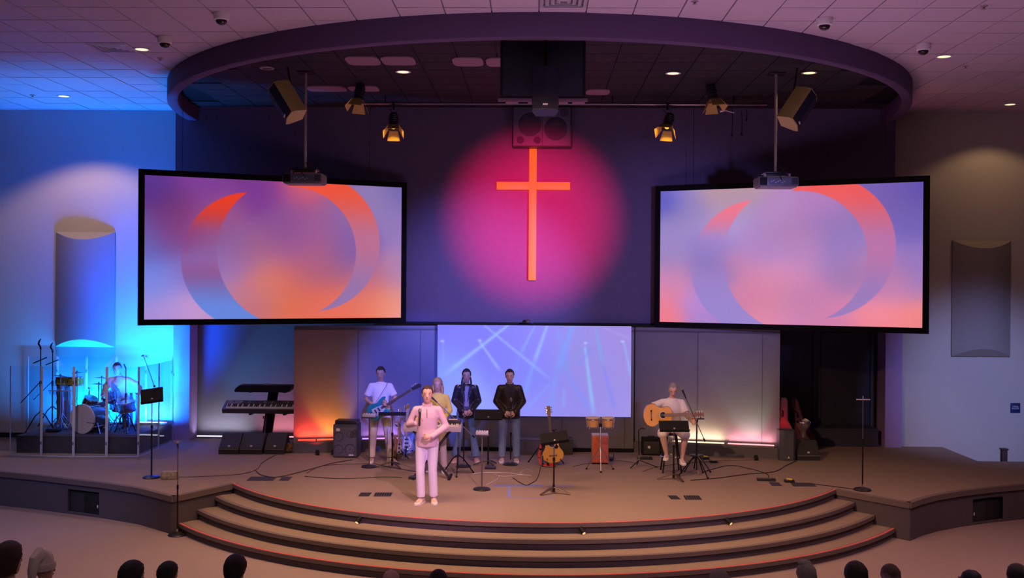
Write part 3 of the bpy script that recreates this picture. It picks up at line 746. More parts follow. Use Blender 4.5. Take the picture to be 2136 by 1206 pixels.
for k, (x, y0, y1) in enumerate(((1527, 225, 282), (1547, 232, 280), (1557, 228, 250))):
    a, b = PY(x, y0, 19.6), PY(x, y1, 19.6)
    tag(MB().tube([a, (a + b) / 2 + Vector((.01, 0, 0)), b], 0.007, 6).ell(b, (.018, .018, .03), 8, 5).build('hanging_cable', M_BLACK), ('longest', 'plug ended middle', 'shortest')[k] + ' black cable dangling from the rear pipe at right', 'cable', 'cables dangling from the rear pipe')
a = PY(1502, 232, 18.6)
tag(MB().tube([a, a + Vector((.10, 0, .01)), a + Vector((.25, 0, -.03))], [.022, .007, .006], 8).build('white_cable', M_WHITE), 'short white plug and cable beside the right end stage light', 'cable')

# ================================================================== CEILING FITTINGS
M_LED = mat('downlight_lens', (1, .9, .6), 0.5, emit=(1.0, 0.85, 0.45), strength=1.3)
def downlight(px, py, z, lab, watt, deg=95, color=(1.0, 0.62, 0.30), grp='recessed downlights'):
    c = PZ(px, py, z)
    t = thing('downlight', lab, 'ceiling light', c, group=grp)
    MB().lathe([(0.095, 0), (0.125, -0.004), (0.13, -0.012), (0.10, -0.014), (0.095, -0.004)], n=24).build('trim_ring', M_WHITE, t)
    MB().lathe([(0.0, -0.009), (0.098, -0.008), (0.098, -0.003), (0, -0.003)], n=24).build('lens', M_LED, t)
    if watt:
        l = spot(c + Vector((0, 0, -0.03)), c + Vector((0, 0, -3)), color, watt, deg, 0.35, 0.06, 'downlight_lamp')
    return c
downlight(296, 102, CEIL, 'round recessed ceiling light between the air vent and the left dome camera', 0)
downlight(133, 200, CEIL, 'round recessed ceiling light near the left wall', 290, 118)
downlight(1969, 117, CEIL, 'round recessed ceiling light beside the rightmost dome camera', 0)
downlight(2107, 217, CEIL, 'round recessed ceiling light near the right wall', 45, 118)
downlight(841, 149, CEIL - 0.056, 'round recessed light in the dark ceiling left of the black panel', 45, 120, (1, .75, .3))
downlight(1404, 152, CEIL - 0.056, 'round recessed light in the dark ceiling right of the black panel', 45, 120, (1, .75, .3))
downlight(1688, 151, CEIL - 0.056, 'round recessed light in the dark ceiling above the right hung loudspeaker', 30, 120, (1, .75, .3))
c = PZ(557, 142, CEIL - 0.056)
t = thing('ceiling_vent', 'small round slotted vent in the dark ceiling at left', 'vent', c)
MB().lathe([(0.0, -.008), (.05, -.01), (.115, -0.012), (.12, 0), (0, 0)], n=20).build('cover', mat('vent_pale', (.4, .36, .38), .5), t)
for k in range(5): MB().box((-.06 + .03 * k, 0, -.013), (.014, .10, .006)).build('slot', M_BLACK, t)
def dome(px, py, lab):
    c = PZ(px, py, CEIL)
    t = thing('dome_camera', lab, 'camera', c, group='dome cameras on the white ceiling')
    MB().lathe([(0, 0), (.105, 0), (.11, -.02), (.10, -.09), (.085, -.10), (0, -.10)], n=22).build('housing', M_WHITE, t)
    MB().lathe([(.075, -.095), (.072, -.12), (.055, -.145), (.03, -.158), (0, -.162)], n=18).build('dome', mat('dome_dark', (.03, .02, .02), .12), t)
dome(462, 27, 'dome camera on the ceiling nearest the top left, above the ring')
dome(344, 77, 'dome camera on the ceiling beside the left round light')
dome(1720, 38, 'dome camera on the ceiling right of the top of the ring')
dome(1926, 92, 'rightmost dome camera, beside the right round light')
def diffuser(i, j, lab):
    x, y = tile_xy(i, j)
    t = thing('air_diffuser', lab, 'air vent', (x, y, CEIL))
    m = mat('diffuser_metal', (.50, .48, .50), .45)
    for k, s in enumerate((.60, .46, .32, .18)):
        rings = []
        for (o, z) in ((0, -.004), (.03, -.02), (.045, -.02), (.045, .01 + .004 * k), (0, .01)):
            q = s / 2 - o; rings.append([(-q, -q, z), (q, -q, z), (q, q, z), (-q, q, z)])
        MB().rings(rings, cap=False, closed=True).build('louvre_frame', m, t, smooth=False)
    MB().box((0, 0, .03), (.58, .58, .01)).build('back_plate', M_BLACK, t)
diffuser(*dif_ij[0], 'square metal air vent in the white ceiling at left')
diffuser(*dif_ij[1], 'square metal air vent at the top centre above the ring')
for px, py, lab in ((334, 121, 'small sprinkler head in front of the left end of the ring'), (1449, 2, 'small sprinkler head at the top edge right of centre'), (2014, 137, 'small sprinkler head near the right round light'), (2052, 12, 'small sprinkler head in the top right corner'), (68, 198, 'small sprinkler head near the left wall')):
    c = PZ(px, py, CEIL)
    t = thing('sprinkler', lab, 'sprinkler', c, group='sprinkler heads on the ceiling')
    MB().lathe([(0, 0), (.05, 0), (.045, -.012), (.015, -.016), (.012, -.04), (.03, -.043), (.03, -.047), (0, -.048)], n=14).build('head', mat('sprinkler_pale', (.35, .28, .3), .4), t)
# pale light patches on the dark ceiling, modelled as thin slot-shaped sheets
for px0, px1, py, lab in ((722, 792, 128, 'left half of the pale pair of oval light patches under the dark ceiling'), (796, 866, 128, 'right half of the pale pair of oval light patches under the dark ceiling'), (944, 1008, 130, 'pale oval light patch left of the broad black panel'), (1014, 1070, 131, 'pale oval light patch half hidden behind the broad black panel'),
                          (640, 722, 186, 'pale mauve light patch behind cables left of the leftmost stage light'), (727, 790, 186, 'pale mauve light patch behind the leftmost stage light'), (1222, 1272, 193, 'pale oval light patch right of the broad black panel')):
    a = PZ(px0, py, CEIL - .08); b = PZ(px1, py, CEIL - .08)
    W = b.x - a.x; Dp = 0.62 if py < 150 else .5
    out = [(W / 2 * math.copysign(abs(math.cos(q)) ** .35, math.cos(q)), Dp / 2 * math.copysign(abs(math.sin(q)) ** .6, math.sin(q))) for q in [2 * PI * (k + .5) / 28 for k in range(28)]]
    o = MB().prism(out, -.01, .01, axis='z').build('ceiling_light_patch', mat('light_patch_tint', (.26, .16, .19), .7), smooth=False)
    o.location = ((a.x + b.x) / 2, a.y, CEIL - .07); tag(o, lab, 'panel', 'pale light patches on the dark ceiling')

# ================================================================== WALL PANELS AND SIGNS
M_ACO = mat('panel_fabric', (0.27, 0.245, 0.235), 0.9, noise=(30, .05), bump=(200, .1))
def acoustic(px0, px1, py0, py1, lab):
    a, b = PY(px0, py0, Y_SIDE), PY(px1, py1, Y_SIDE)
    W, H = b.x - a.x, a.z - b.z
    t = thing('acoustic_baffle', lab, 'wall panel', ((a.x + b.x) / 2, Y_SIDE, (a.z + b.z) / 2))
    nx = 24; bul = .17
    def dep(u): return 0.045 + bul * (1 - u * u)
    vs = []
    for i in range(nx + 1):
        u = -1 + 2 * i / nx; d = dep(u); cut = (d - .045) * 0.95
        vs += [(u * W / 2, -.045, H / 2), (u * W / 2, -d, H / 2 - cut), (u * W / 2, -d, -H / 2 + cut), (u * W / 2, -.045, -H / 2)]
    f = lambda k: [(4 * i + k, 4 * i + 4 + k, 4 * i + 5 + k, 4 * i + 1 + k) for i in range(nx)]
    vv = [vs[4 * i + 1 + q] for i in range(nx + 1) for q in (0, 1)]
    MB().add(vv, [(2 * i, 2 * i + 2, 2 * i + 3, 2 * i + 1) for i in range(nx)]).build('curved_face', M_ACO, t)
    for s0 in (0, 2):
        vv = [vs[4 * i + s0 + q] for i in range(nx + 1) for q in (0, 1)]
        MB().add(vv, [(2 * i, 2 * i + 2, 2 * i + 3, 2 * i + 1) for i in range(nx)]).build('end_face', mat('panel_end', (0.36, 0.32, 0.29), .9), t)
    MB().box((0, -.022, 0), (W, .044, H), bev=.004).build('frame', M_ACO, t)
acoustic(119, 240, 484, 724, 'tall curved fabric wall panel on the blue lit left wall')
acoustic(1985, 2105, 502, 744, 'tall curved fabric wall panel on the right wall')
c = PY(2117.5, 851, Y_SIDE)
t = thing('room_sign', 'small dark blue square sign on the right wall', 'sign', (c.x, Y_SIDE - .006, c.z))
MB().box((0, 0, 0), (.20, .012, .20), bev=.003).build('plate', mat('sign_blue', (.02, .025, .10), .4), t)
m = mat('sign_letters', (.6, .6, .65), .5)
quad_text('STAGE', .038, m, t, (0, -.008, .028)); quad_text('ROOM', .046, m, t, (0, -.008, -.012))
# little ball camera on the lintel over the middle screen
c = PY(1101, 672, 20.8)
t = thing('lintel_camera', 'small dark ball camera on the lintel above the middle screen', 'camera', c)
MB().box((0, 0, -.015), (.22, .1, .02), bev=.005).build('base', M_BLACKM, t)
MB().ell((0, -.02, .015), (.045, .045, .045), 14, 10).build('ball', mat('ball_dark', (.09, .07, .06), .3), t)

# ================================================================== PEOPLE
M_EYE = mat('eye_dark', (0.03, 0.02, 0.02), 0.2)
M_EYEW = mat('eye_white', (0.7, 0.68, 0.65), 0.3)
M_LIP = mat('lips', (0.42, 0.17, 0.15), 0.5)
SKINS = {'light': mat('skin_light', (0.66, 0.42, 0.32), 0.55, noise=(8, .05)), 'tan': mat('skin_tan', (0.52, 0.30, 0.20), 0.55, noise=(8, .05)), 'brown': mat('skin_brown', (0.30, 0.16, 0.10), 0.55, noise=(8, .05))}
def hand_shapes(mb, wrist, d, nrm, side, curl=0.5, k=1.0, mi=0):
    """palm, four fingers and a thumb: d = finger direction, nrm = back-of-hand normal, side = +1/-1 where the thumb sits"""
    w = Vector(wrist); d = Vector(d).normalized(); nrm = Vector(nrm); nrm = (nrm - d * nrm.dot(d)).normalized(); s = d.cross(nrm).normalized() * side
    mb.tube([w - d * .02 * k, w + d * .02 * k, w + d * .055 * k, w + d * .088 * k], [.024 * k, .031 * k, .038 * k, .034 * k], 10, flat=(1.0, 1.0) if False else None, mi=mi) if False else None
    pts = [w - d * .025 * k, w + d * .01 * k, w + d * .05 * k, w + d * .088 * k]
    rr = [(.024, .019), (.030, .016), (.041, .015), (.040, .012)]
    rings = []
    for p, (a, b) in zip(pts, rr):
        rings.append([tuple(p + s * (math.cos(2 * PI * q / 10) * a * k) + nrm * (math.sin(2 * PI * q / 10) * b * k)) for q in range(10)])
    mb.rings(rings, True, mi=mi)
    for f, (off, L) in enumerate(((.030, .072), (.010, .080), (-.011, .074), (-.031, .058))):
        p = w + d * .082 * k + s * off * k; ang = 0.0; dd = d.copy(); P = [p]; R = [.0098 * k]
        for seg, fr in enumerate((.45, .32, .23)):
            ang += curl * (0.55, 0.9, 0.6)[seg]
            dd = (d * math.cos(ang) - nrm * math.sin(ang)).normalized()
            p = p + dd * L * fr * k; P.append(p); R.append((.009, .0082, .0062)[seg] * k)
        mb.tube(P, R, 7, mi=mi)
    a = w + d * .02 * k + s * .030 * k; b = a + (d * .6 + s * .75 - nrm * .25 * curl).normalized() * .036 * k; c = b + (d * .95 + s * .25 - nrm * .5 * curl).normalized() * .030 * k; e = c + (d * 1.0 - s * .1 - nrm * .7 * curl).normalized() * .022 * k
    mb.tube([a, b, c, e], [.013 * k, .0115 * k, .0105 * k, .0075 * k], 8, mi=mi)
def head_shapes(mb, c, Rm, k=1.0):
    """head with jaw, nose, ears, eyes and mouth; local -y is the face. materials: 0 skin, 1 eye white, 2 dark, 3 lips"""
    M = Matrix.Translation(c) @ Rm.to_4x4() @ Matrix.Scale(k, 4)
    prof = [(-.118, .012, .018, -.030), (-.112, .030, .034, -.030), (-.095, .043, .052, -.024), (-.07, .053, .068, -.014), (-.04, .061, .080, -.006), (-.005, .068, .088, -.002), (.03, .073, .094, 0.0), (.06, .073, .094, .003), (.085, .065, .084, .005), (.105, .049, .064, .006), (.118, .026, .036, .006), (.122, .004, .006, .006)]
    rings = [[(a * math.cos(2 * PI * q / 20), y0 + b * math.sin(2 * PI * q / 20), z) for q in range(20)] for z, a, b, y0 in prof]
    mb.rings(rings, True, M)
    mb.ell((0, -.093, -.022), (.013, .018, .014), 8, 6, M); mb.tube([(0, -.080, .022), (0, -.094, -.004), (0, -.103, -.022)], [.007, .009, .010], 8, M)
    for s in (-1, 1):
        mb.ell((s * .071, .008, -.005), (.010, .018, .030), 8, 6, M)
        mb.ell((s * .029, -.079, .012), (.013, .010, .008), 10, 6, M, 1); mb.ell((s * .029, -.088, .012), (.006, .004, .006), 8, 5, M, 2)
        mb.tube([(s * .014, -.087, .030), (s * .030, -.088, .034), (s * .046, -.080, .029)], [.003, .004, .002], 5, M, 2)
    mb.tube([(-.022, -.080, -.058), (-.008, -.089, -.054), (.008, -.089, -.054), (.022, -.080, -.058)], [.003, .0065, .0065, .003], 7, M, 3)
    # neck is part of the body skin
def make_hair(style, c, Rm, k, material, parent, colour2=None):
    M = Matrix.Translation(c) @ Rm.to_4x4() @ Matrix.Scale(k, 4)
    mb = MB()
    if style == 'bald': return
    def cap(zlow_front, zlow_side, zlow_back, t=.012):
        n = 26; m = 9; rings = []
        for i in range(m + 1):
            ring = []
            for q in range(n):
                th = 2 * PI * q / n; s = math.sin(th)      # s = -1 at the face
                low = (zlow_back + (zlow_side - zlow_back) * (1 - max(0, s)) if s >= 0 else zlow_side + (zlow_front + .012 - zlow_side) * min(1, (-s) * 1.5) ** 1.3) + .007 * math.sin(9 * th + 1)
                ph = (PI / 2) * i / m
                z = low + (.128 + t - low) * math.sin(ph)
                kk = math.sqrt(max(0.0, 1 - (max(0.0, (z - .03)) / (.099 + t)) ** 2)) if z > .03 else 1 - .10 * min(1, (.03 - z) / .1)
                r = (1 + .035 * math.sin(7 * th + i * 1.9)) * (.955 if i == 0 else 1)
                ring.append(((.076 + t) * kk * math.cos(th) * r, .003 + (.096 + t) * kk * s * r, z))
            if i == 0: rings.append([(x * .80, y * .80, z + .004) for x, y, z in ring])
            rings.append(ring)
        mb.rings(rings, True, M)
    if style == 'short': cap(.080, .015, -.055, .010)
    elif style == 'crop': cap(.080, .02, -.035, .006)
    elif style == 'full': cap(.072, -.01, -.085, .020)
    elif style == 'quiff':
        cap(.078, .0, -.05, .012); mb.ell((0, -.03, .125), (.06, .07, .03), 12, 7, M)
    elif style == 'long':
        cap(.078, -.02, -.10, .014)
        for s in (-1, 1):
            mb.tube([(s * .066, .01, .02), (s * .082, .005, -.07), (s * .085, -.01, -.15), (s * .07, -.03, -.22)], [.028, .032, .028, .012], 9, M)
        mb.tube([(0, .07, .02), (0, .095, -.08), (0, .10, -.18), (0, .09, -.26)], [.06, .068, .06, .03], 10, M, 0, True, (1, .5))
    elif style == 'braid':
        cap(.080, -.01, -.09, .010)
        for s in (-1, 1):
            mb.tube([(s * .07, -.01, -.03), (s * .085, -.05, -.12), (s * .08, -.075, -.2), (s * .08, -.08, -.26)], [.016, .017, .015, .007], 8, M)
    elif style == 'bob': cap(.070, -.09, -.11, .018)
    elif style == 'fringe': cap(-.02 + .06, .055 - .07, -.06, .008)
    o = mb.build('hair', material, parent, angle=70)
    return o
def person(name_label, H, loc, rz, J=None, shirt=None, trousers=None, shoe=None, hair=('short', None), skin='light', lean=0.0, head_rot=(0, 0, 0), sleeves='short', jacket=False, extra=None, hands=None, build=1.0, seated=False, voxel_size=0.014, skirt=False, legs_bare=False, collar=None):
    """a figure: -y is in front of it; J holds joints in metres for a 1.75 m body standing at the origin"""
    k = H / 1.75
    j = dict(pelvis=(0, 0, .95), chest=(0, 0, 1.28), neck=(0, .012, 1.475), head=(0, -.012, 1.625),
             shL=(-.168, 0, 1.40), shR=(.168, 0, 1.40), elL=(-.24, .03, 1.14), elR=(.24, .03, 1.14), wrL=(-.23, -.05, .90), wrR=(.23, -.05, .90),
             hipL=(-.09, 0, .93), hipR=(.09, 0, .93), knL=(-.11, -.015, .50), knR=(.11, -.015, .50), anL=(-.12, .03, .085), anR=(.12, .03, .085),
             hdL=(0, -.3, -1), hdR=(0, -.3, -1), hnL=(-1, 0, 0), hnR=(1, 0, 0), ftL=(-.25, -1), ftR=(.25, -1))
    if J: j.update(J)
    V = {a: (Vector(b) * k if len(b) == 3 and not a.startswith('hd') and not a.startswith('hn') else Vector(b)) for a, b in j.items()}
    t = thing('person', name_label, 'person', loc, rz)
    B = MB(); w = build
    def torso(mb, g, top=True, low=0.0):
        p, c, n = V['pelvis'], V['chest'], V['neck']
        ax = (c - p).normalized()
        rings = []; side = (V['shR'] - V['shL']); side.normalize(); hs = (V['hipR'] - V['hipL']).normalized()
        spec = [(-.10 + low, .130, .10), (-.03, .155, .112), (.06, .148, .102), (.16, .138, .098), (.26, .146, .106), (.34, .156, .110), (.41, .150, .098), (.46, .110, .078), (.50, .066, .062), (.53, .050, .052)]
        ch = (c - p).length
        for h, a, b in spec:
            f = h * k
            if g > 0 and h < .1: a, b = max(a, .158) + .010, max(b, .112) + .010
            if f < ch: pt = p + ax * f; s = hs.lerp(side, max(0, f / ch))
            else: pt = c + (n - c).normalized() * (f - ch); s = side
            s = s.normalized(); fw = s.cross(Vector((0, 0, 1))); fw = s.cross(ax if f < ch else (n - c).normalized()).normalized()
            rings.append([tuple(pt + s * math.cos(2 * PI * q / 16) * (a * w * k + g) + fw * math.sin(2 * PI * q / 16) * (b * w * k + g)) for q in range(16)])
        mb.rings(rings, True)
        for q in ('L', 'R'): mb.cap2(V['sh' + q], V['chest'] + (V['neck'] - V['chest']) * .62, .046 * k * w + g * .8, .060 * k * w + g)
    def arm(mb, q, g, upto, cuff=0.0):
        s, e, r = V['sh' + q], V['el' + q], V['wr' + q]
        if upto == 'short':
            m = s.lerp(e, .72); mb.tube([s, s.lerp(e, .35), m], [.050 * k * w + g, .052 * k * w + g, .054 * k * w + g + .006], 12)
            mb.ell(s, (.050 * k * w + g,) * 3)
        else:
            mb.cap2(s, e, .049 * k * w + g, .042 * k * w + g); mb.cap2(e, r.lerp(e, .04 if upto == 'long' else .3), .044 * k * w + g, .033 * k + g)
    def leg(mb, q, g, upto='full', flare=0.0):
        h, n_, a = V['hip' + q], V['kn' + q], V['an' + q]
        if upto == 'short': mb.cap2(h, h.lerp(n_, .95), .086 * k * w + g, .072 * k + g + .012); return
        mb.cap2(h, n_, .088 * k * w + g, .058 * k * w + g)
        mb.tube([n_, n_.lerp(a, .3), n_.lerp(a, .97)], [.058 * k * w + g, .057 * k * w + g, .038 * k + g + flare], 12)
        mb.ell(n_, (.058 * k * w + g,) * 3)
    # body
    torso(B, 0)
    B.cap2(V['chest'] + (V['neck'] - V['chest']) * .8, V['neck'].lerp(V['head'], .45), .062 * k, .054 * k)
    for q in 'LR':
        B.cap2(V['sh' + q], V['el' + q], .052 * k * w, .040 * k * w); B.cap2(V['el' + q], V['wr' + q], .041 * k * w, .026 * k)
        leg(B, q, 0)
        f = V['ft' + q]; f = Vector((f[0], f[1], 0)).normalized(); a = V['an' + q]
        B.cap2(a + Vector((0, 0, -.03)), a + f * .13 * k + Vector((0, 0, -.045 * k)), .038 * k, .028 * k)
    vs, fs = voxel(B, voxel_size, 2)
    body = MB().add(vs, fs)
    Rh = Euler([rad(a) for a in head_rot]).to_matrix()
    head_shapes(body, V['head'], Rh, k * 1.04)
    hk = hands or {}
    for q, sd in (('L', 1), ('R', -1)):
        hand_shapes(body, V['wr' + q], V['hd' + q], V['hn' + q], hk.get('side' + q, sd), hk.get('curl' + q, .5), k)
    body.build('body', [SKINS[skin], M_EYEW, M_EYE, M_LIP], t, angle=60)
    if hair[1] is not None: make_hair(hair[0], V['head'], Rh, k * 1.04, hair[1], t)
    # clothes
    if shirt is not None:
        s = MB(); torso(s, .016 * k, low=-.02 if jacket else -.0)
        for q in 'LR': arm(s, q, .011 * k if not jacket else .016 * k, sleeves)
        vs, fs = voxel(s, voxel_size, 2)
        nm = 'jacket' if jacket else ('shirt' if sleeves == 'short' else 'sweater')
        sh = MB().add(vs, fs).build(nm, shirt, t, angle=70)
        if collar is not None:
            n = V['neck']
            c1 = MB().tube([n + Vector((math.cos(a) * .062 * k, math.sin(a) * .060 * k - .004, .012 - .02 * (math.sin(a) < 0))) for a in [2 * PI * i / 16 for i in range(17)]], .016 * k, 7)
            c1.build('collar', collar, t)
    if trousers is not None:
        s = MB(); p = V['pelvis']
        hs = (V['hipR'] - V['hipL']).normalized(); ax = (V['chest'] - p).normalized(); fw = hs.cross(ax).normalized(); rings = []
        for h, a, b in ((-.10, .12, .095), (-.05, .160, .118), (0, .170, .120), (.05, .165, .112)):
            rings.append([tuple(p + ax * h * k + hs * math.cos(2 * PI * q / 16) * (a * w * k + .010) + fw * math.sin(2 * PI * q / 16) * (b * w * k + .010)) for q in range(16)])
        s.rings(rings, True)
        fl = .035 if skirt == 'flare' else .016
        for q in 'LR': leg(s, q, .012 * k, 'short' if legs_bare else 'full', fl)
        vs, fs = voxel(s, voxel_size, 2)
        MB().add(vs, fs).build('trousers' if not legs_bare else 'shorts', trousers, t, angle=70)
    if shoe is not None:
        for q in 'LR':
            f = V['ft' + q]; f = Vector((f[0], f[1], 0)).normalized(); a = V['an' + q]; sd = Vector((-f.y, f.x, 0)); z0 = a.z - .085 * k
            s = MB(); rings = []
            for u, wd, ht in ((-.085, .018, .045), (-.075, .032, .085), (-.03, .040, .105), (.03, .044, .085), (.09, .049, .058), (.14, .047, .044), (.17, .030, .032), (.18, .010, .02)):
                c0 = Vector((a.x, a.y, 0)) + f * u * k
                rings.append([tuple(c0 + sd * math.cos(2 * PI * i / 12) * wd * k + Vector((0, 0, z0 + ht * k / 2 + math.sin(2 * PI * i / 12) * ht * k / 2))) for i in range(12)])
            s.rings(rings, True); so = s.build('shoe', shoe, t, angle=50)
            s2 = MB(); rings = []
            for u, wd in ((-.09, .03), (-.03, .043), (.09, .052), (.15, .047), (.183, .02)):
                c0 = Vector((a.x, a.y, 0)) + f * u * k
                rings.append([tuple(c0 + sd * x * wd * k + Vector((0, 0, z))) for x, z in ((-1, z0), (1, z0), (1, z0 + .022), (-1, z0 + .022))])
            s2.rings(rings, True).build('sole', mat('sole_white', (.7, .68, .66), .6), so)
    if extra: extra(t, V, k)
    return t

def face(p, target=(0, 0)):
    """turn so that local -y looks at the camera side (down the hall)"""
    return math.atan2(p.x - target[0], -(p.y - target[1])) * -1
C_LAV = mat('cloth_lavender', (.74, .68, .86), .85, noise=(20, .05))
C_PINK = mat('cloth_pink', (.60, .43, .53), .9, noise=(90, .08))
C_KHAKI = mat('cloth_cream', (.68, .60, .54), .85, noise=(20, .06))
C_TEE = mat('cloth_tee', (.80, .74, .72), .85, noise=(20, .04))
C_JEAN = mat('denim', (.13, .22, .42), .85, noise=(30, .25))
C_JEANL = mat('denim_light', (.22, .33, .50), .85, noise=(30, .25))
C_YEL = mat('cloth_yellow', (.66, .52, .08), .85)
C_ORG = mat('cloth_orange', (.70, .42, .26), .85)
C_LEATH = mat('black_leather', (.022, .02, .024), .38, noise=(12, .2), bump=(25, .5))
C_LEATHB = mat('brown_black_leather', (.03, .021, .018), .36, noise=(12, .2), bump=(25, .5))
C_SHOE = mat('shoe_white', (.70, .66, .64), .6)
C_SHOEC = mat('shoe_cream', (.64, .52, .42), .7)
H_DARK = mat('hair_dark', (.018, .013, .012), .5, noise=(60, .5), bump=(120, .6))
H_BROWN = mat('hair_brown', (.06, .03, .018), .5, noise=(60, .4), bump=(120, .6))
H_GREY = mat('hair_grey', (.30, .27, .25), .6, noise=(60, .4), bump=(120, .6))
H_GOLD = mat('hair_blonde', (.42, .28, .12), .5, noise=(60, .3), bump=(120, .6))

def microphone(p, d, label, cat='microphone', length=.25):
    """hand-held microphone: p = middle of the handle, d = direction of the head"""
    q = Vector(d).to_track_quat('Z', 'Y').to_euler()
    t = thing('microphone', label, cat, p, rot=q)
    MB().lathe([(0, -.12), (.014, -.118), (.016, -.08), (.019, .07), (.022, .085), (0, .088)], n=14).build('handle', M_SATIN, t, angle=30)
    MB().lathe([(.018, .084), (.026, .095), (.027, .115), (.022, .135), (.010, .146), (0, .148)], n=14).build('grille_ball', mat('mic_grille', (.35, .35, .38), .35, metal=.8, bump=(400, .6)), t, angle=60)
    return t

# --- man with a microphone, front of the stage
p0 = (PZ(890, 1050) ); rz = 0.08
def ex(t, V, k):
    MB().box((0, -.128 * k, 1.36 * k), (.008, .006, .13), bev=.002).build('zip', mat('zip_dark', (.2, .1, .12), .5), t)
person('man in pale pink sweater at the stage front holding a microphone', 1.74, p0, rz,
       J=dict(elL=(-.275, .02, 1.17), wrL=(-.155, -.20, 1.22), hdL=(.35, -.35, .55), hnL=(-.5, -.8, .2), elR=(.285, .0, 1.15), wrR=(.07, -.24, 1.03), hdR=(-1, -.15, .1), hnR=(0, -1, .2), ftL=(-.45, -1), ftR=(.12, -1),
              hipL=(-.085, 0, .93), hipR=(.085, 0, .93), knL=(-.10, -.03, .50), knR=(.085, -.02, .50), anL=(-.085, .0, .085), anR=(.105, .03, .085)),
       shirt=C_PINK, trousers=C_LAV, shoe=C_SHOEC, hair=('short', H_BROWN), sleeves='long', hands=dict(curlL=1.35, curlR=1.0, sideL=-1), extra=ex, build=.96, collar=C_PINK)
Mp = Matrix.Translation(p0) @ Matrix.Rotation(rz, 4, 'Z')
microphone(Mp @ Vector((-.105, -.255, 1.30)), (.03, -.1, 1), 'hand-held microphone held by the man in the pink sweater')

# --- bassist
pb = PZ(793, 964); rzb = 0.12
person('standing man in white t-shirt and pale jeans playing a teal bass guitar', 1.74, pb, rzb,
       J=dict(elL=(-.27, .03, 1.15), wrL=(-.10, -.21, 1.06), hdL=(.7, -.25, -.55), hnL=(-.2, -1, .2), elR=(.28, -.02, 1.16), wrR=(.13, -.27, 1.08), hdR=(-.75, -.2, .35), hnR=(.3, .6, -.6),
              knL=(-.13, -.02, .50), anL=(-.16, .0, .085), knR=(.14, -.03, .5), anR=(.19, .0, .085), ftL=(-.1, -1), ftR=(.75, -1)),
       shirt=C_TEE, trousers=C_KHAKI, shoe=C_SHOE, hair=('short', H_DARK), skin='tan', sleeves='short', hands=dict(curlL=.7, curlR=1.2), head_rot=(12, 0, -8), build=.98)
# --- keyboard player partly hidden behind the man with the microphone
pk = PZ(912, 985)
person('woman in yellow with long light hair at the keyboard behind the man in pink', 1.63, pk, -.15,
       J=dict(elL=(-.24, -.02, 1.16), wrL=(-.18, -.26, 1.05), hdL=(0, -1, -.1), hnL=(0, 0, 1), elR=(.24, -.02, 1.16), wrR=(.2, -.26, 1.05), hdR=(0, -1, -.1), hnR=(0, 0, 1)),
       shirt=C_YEL, trousers=C_KHAKI, shoe=C_SHOE, hair=('long', H_GOLD), skin='tan', sleeves='long', hands=dict(curlL=.4, curlR=.4), head_rot=(10, 0, 10), build=.95)
# --- two singers
p1 = PZ(972, 963)
def lapels(t, V, k, under, tie=False, badge=False):
    c = V['chest']; y = -.135 * k
    MB().prism([(-.045, 1.06 * k), (.045, 1.06 * k), (.055, 1.44 * k), (-.055, 1.44 * k)], y - .004, y + .012).build('shirt', under, t)
    for s_ in (-1, 1):
        MB().prism([(s_ * .020, 1.13 * k), (s_ * .095, 1.33 * k), (s_ * .085, 1.44 * k), (s_ * .055, 1.46 * k), (s_ * .028, 1.30 * k)], y - .012, y + .012).build('lapel', C_LEATH, t)
        if badge: MB().ell((s_ * .155, -.075 * k, 1.45 * k), (.016, .012, .03), 8, 5).build('stud', M_CHROME, t)
    if tie: MB().prism([(-.012, 1.46 * k), (.012, 1.46 * k), (.022, 1.12 * k), (0, 1.08 * k), (-.022, 1.12 * k)], y - .02, y - .006).build('tie', mat('tie_black', (.03, .02, .025), .6), t)
person('singer in black leather biker jacket and flared blue jeans with two dark braids', 1.70, p1, .05,
       J=dict(elL=(-.235, .03, 1.15), wrL=(-.06, -.22, .98), hdL=(.8, -.25, -.45), hnL=(-.1, -1, .1), elR=(.235, .03, 1.15), wrR=(.11, -.21, 1.00), hdR=(-.8, -.25, -.5), hnR=(.1, -1, .1), knL=(-.13, 0, .5), anL=(-.2, 0, .085), knR=(.13, 0, .5), anR=(.19, .0, .085)),
       shirt=C_LEATH, trousers=C_JEAN, shoe=mat('shoe_pink_white', (.62, .38, .40), .6), hair=('braid', H_DARK), skin='tan', sleeves='long', jacket=True, skirt='flare', hands=dict(curlL=.8, curlR=.8),
       extra=lambda t, V, k: lapels(t, V, k, mat('shirt_greyblue', (.30, .30, .42), .8), badge=True), build=.97, head_rot=(8, 0, 0))
p2 = PZ(1062, 964)
person('singer in black leather shirt jacket with dark tie and straight light blue jeans', 1.70, p2, 0.0,
       J=dict(shL=(-.175, 0, 1.40), shR=(.175, 0, 1.40), elL=(-.255, .02, 1.15), wrL=(-.09, -.22, .97), hdL=(.85, -.3, -.25), hnL=(0, -1, .2), elR=(.255, .02, 1.15), wrR=(.11, -.22, .97), hdR=(-.85, -.3, -.25), hnR=(0, -1, .2), knL=(-.13, 0, .5), anL=(-.135, 0, .085), knR=(.13, 0, .5), anR=(.135, 0, .085), ftL=(-.1, -1), ftR=(.1, -1)),
       shirt=C_LEATHB, trousers=C_JEANL, shoe=C_SHOE, hair=('short', H_DARK), skin='light', sleeves='long', jacket=True, hands=dict(curlL=.8, curlR=.8), build=1.12,
       extra=lambda t, V, k: lapels(t, V, k, C_LEATHB, tie=True), head_rot=(8, 0, 0), collar=C_LEATHB)
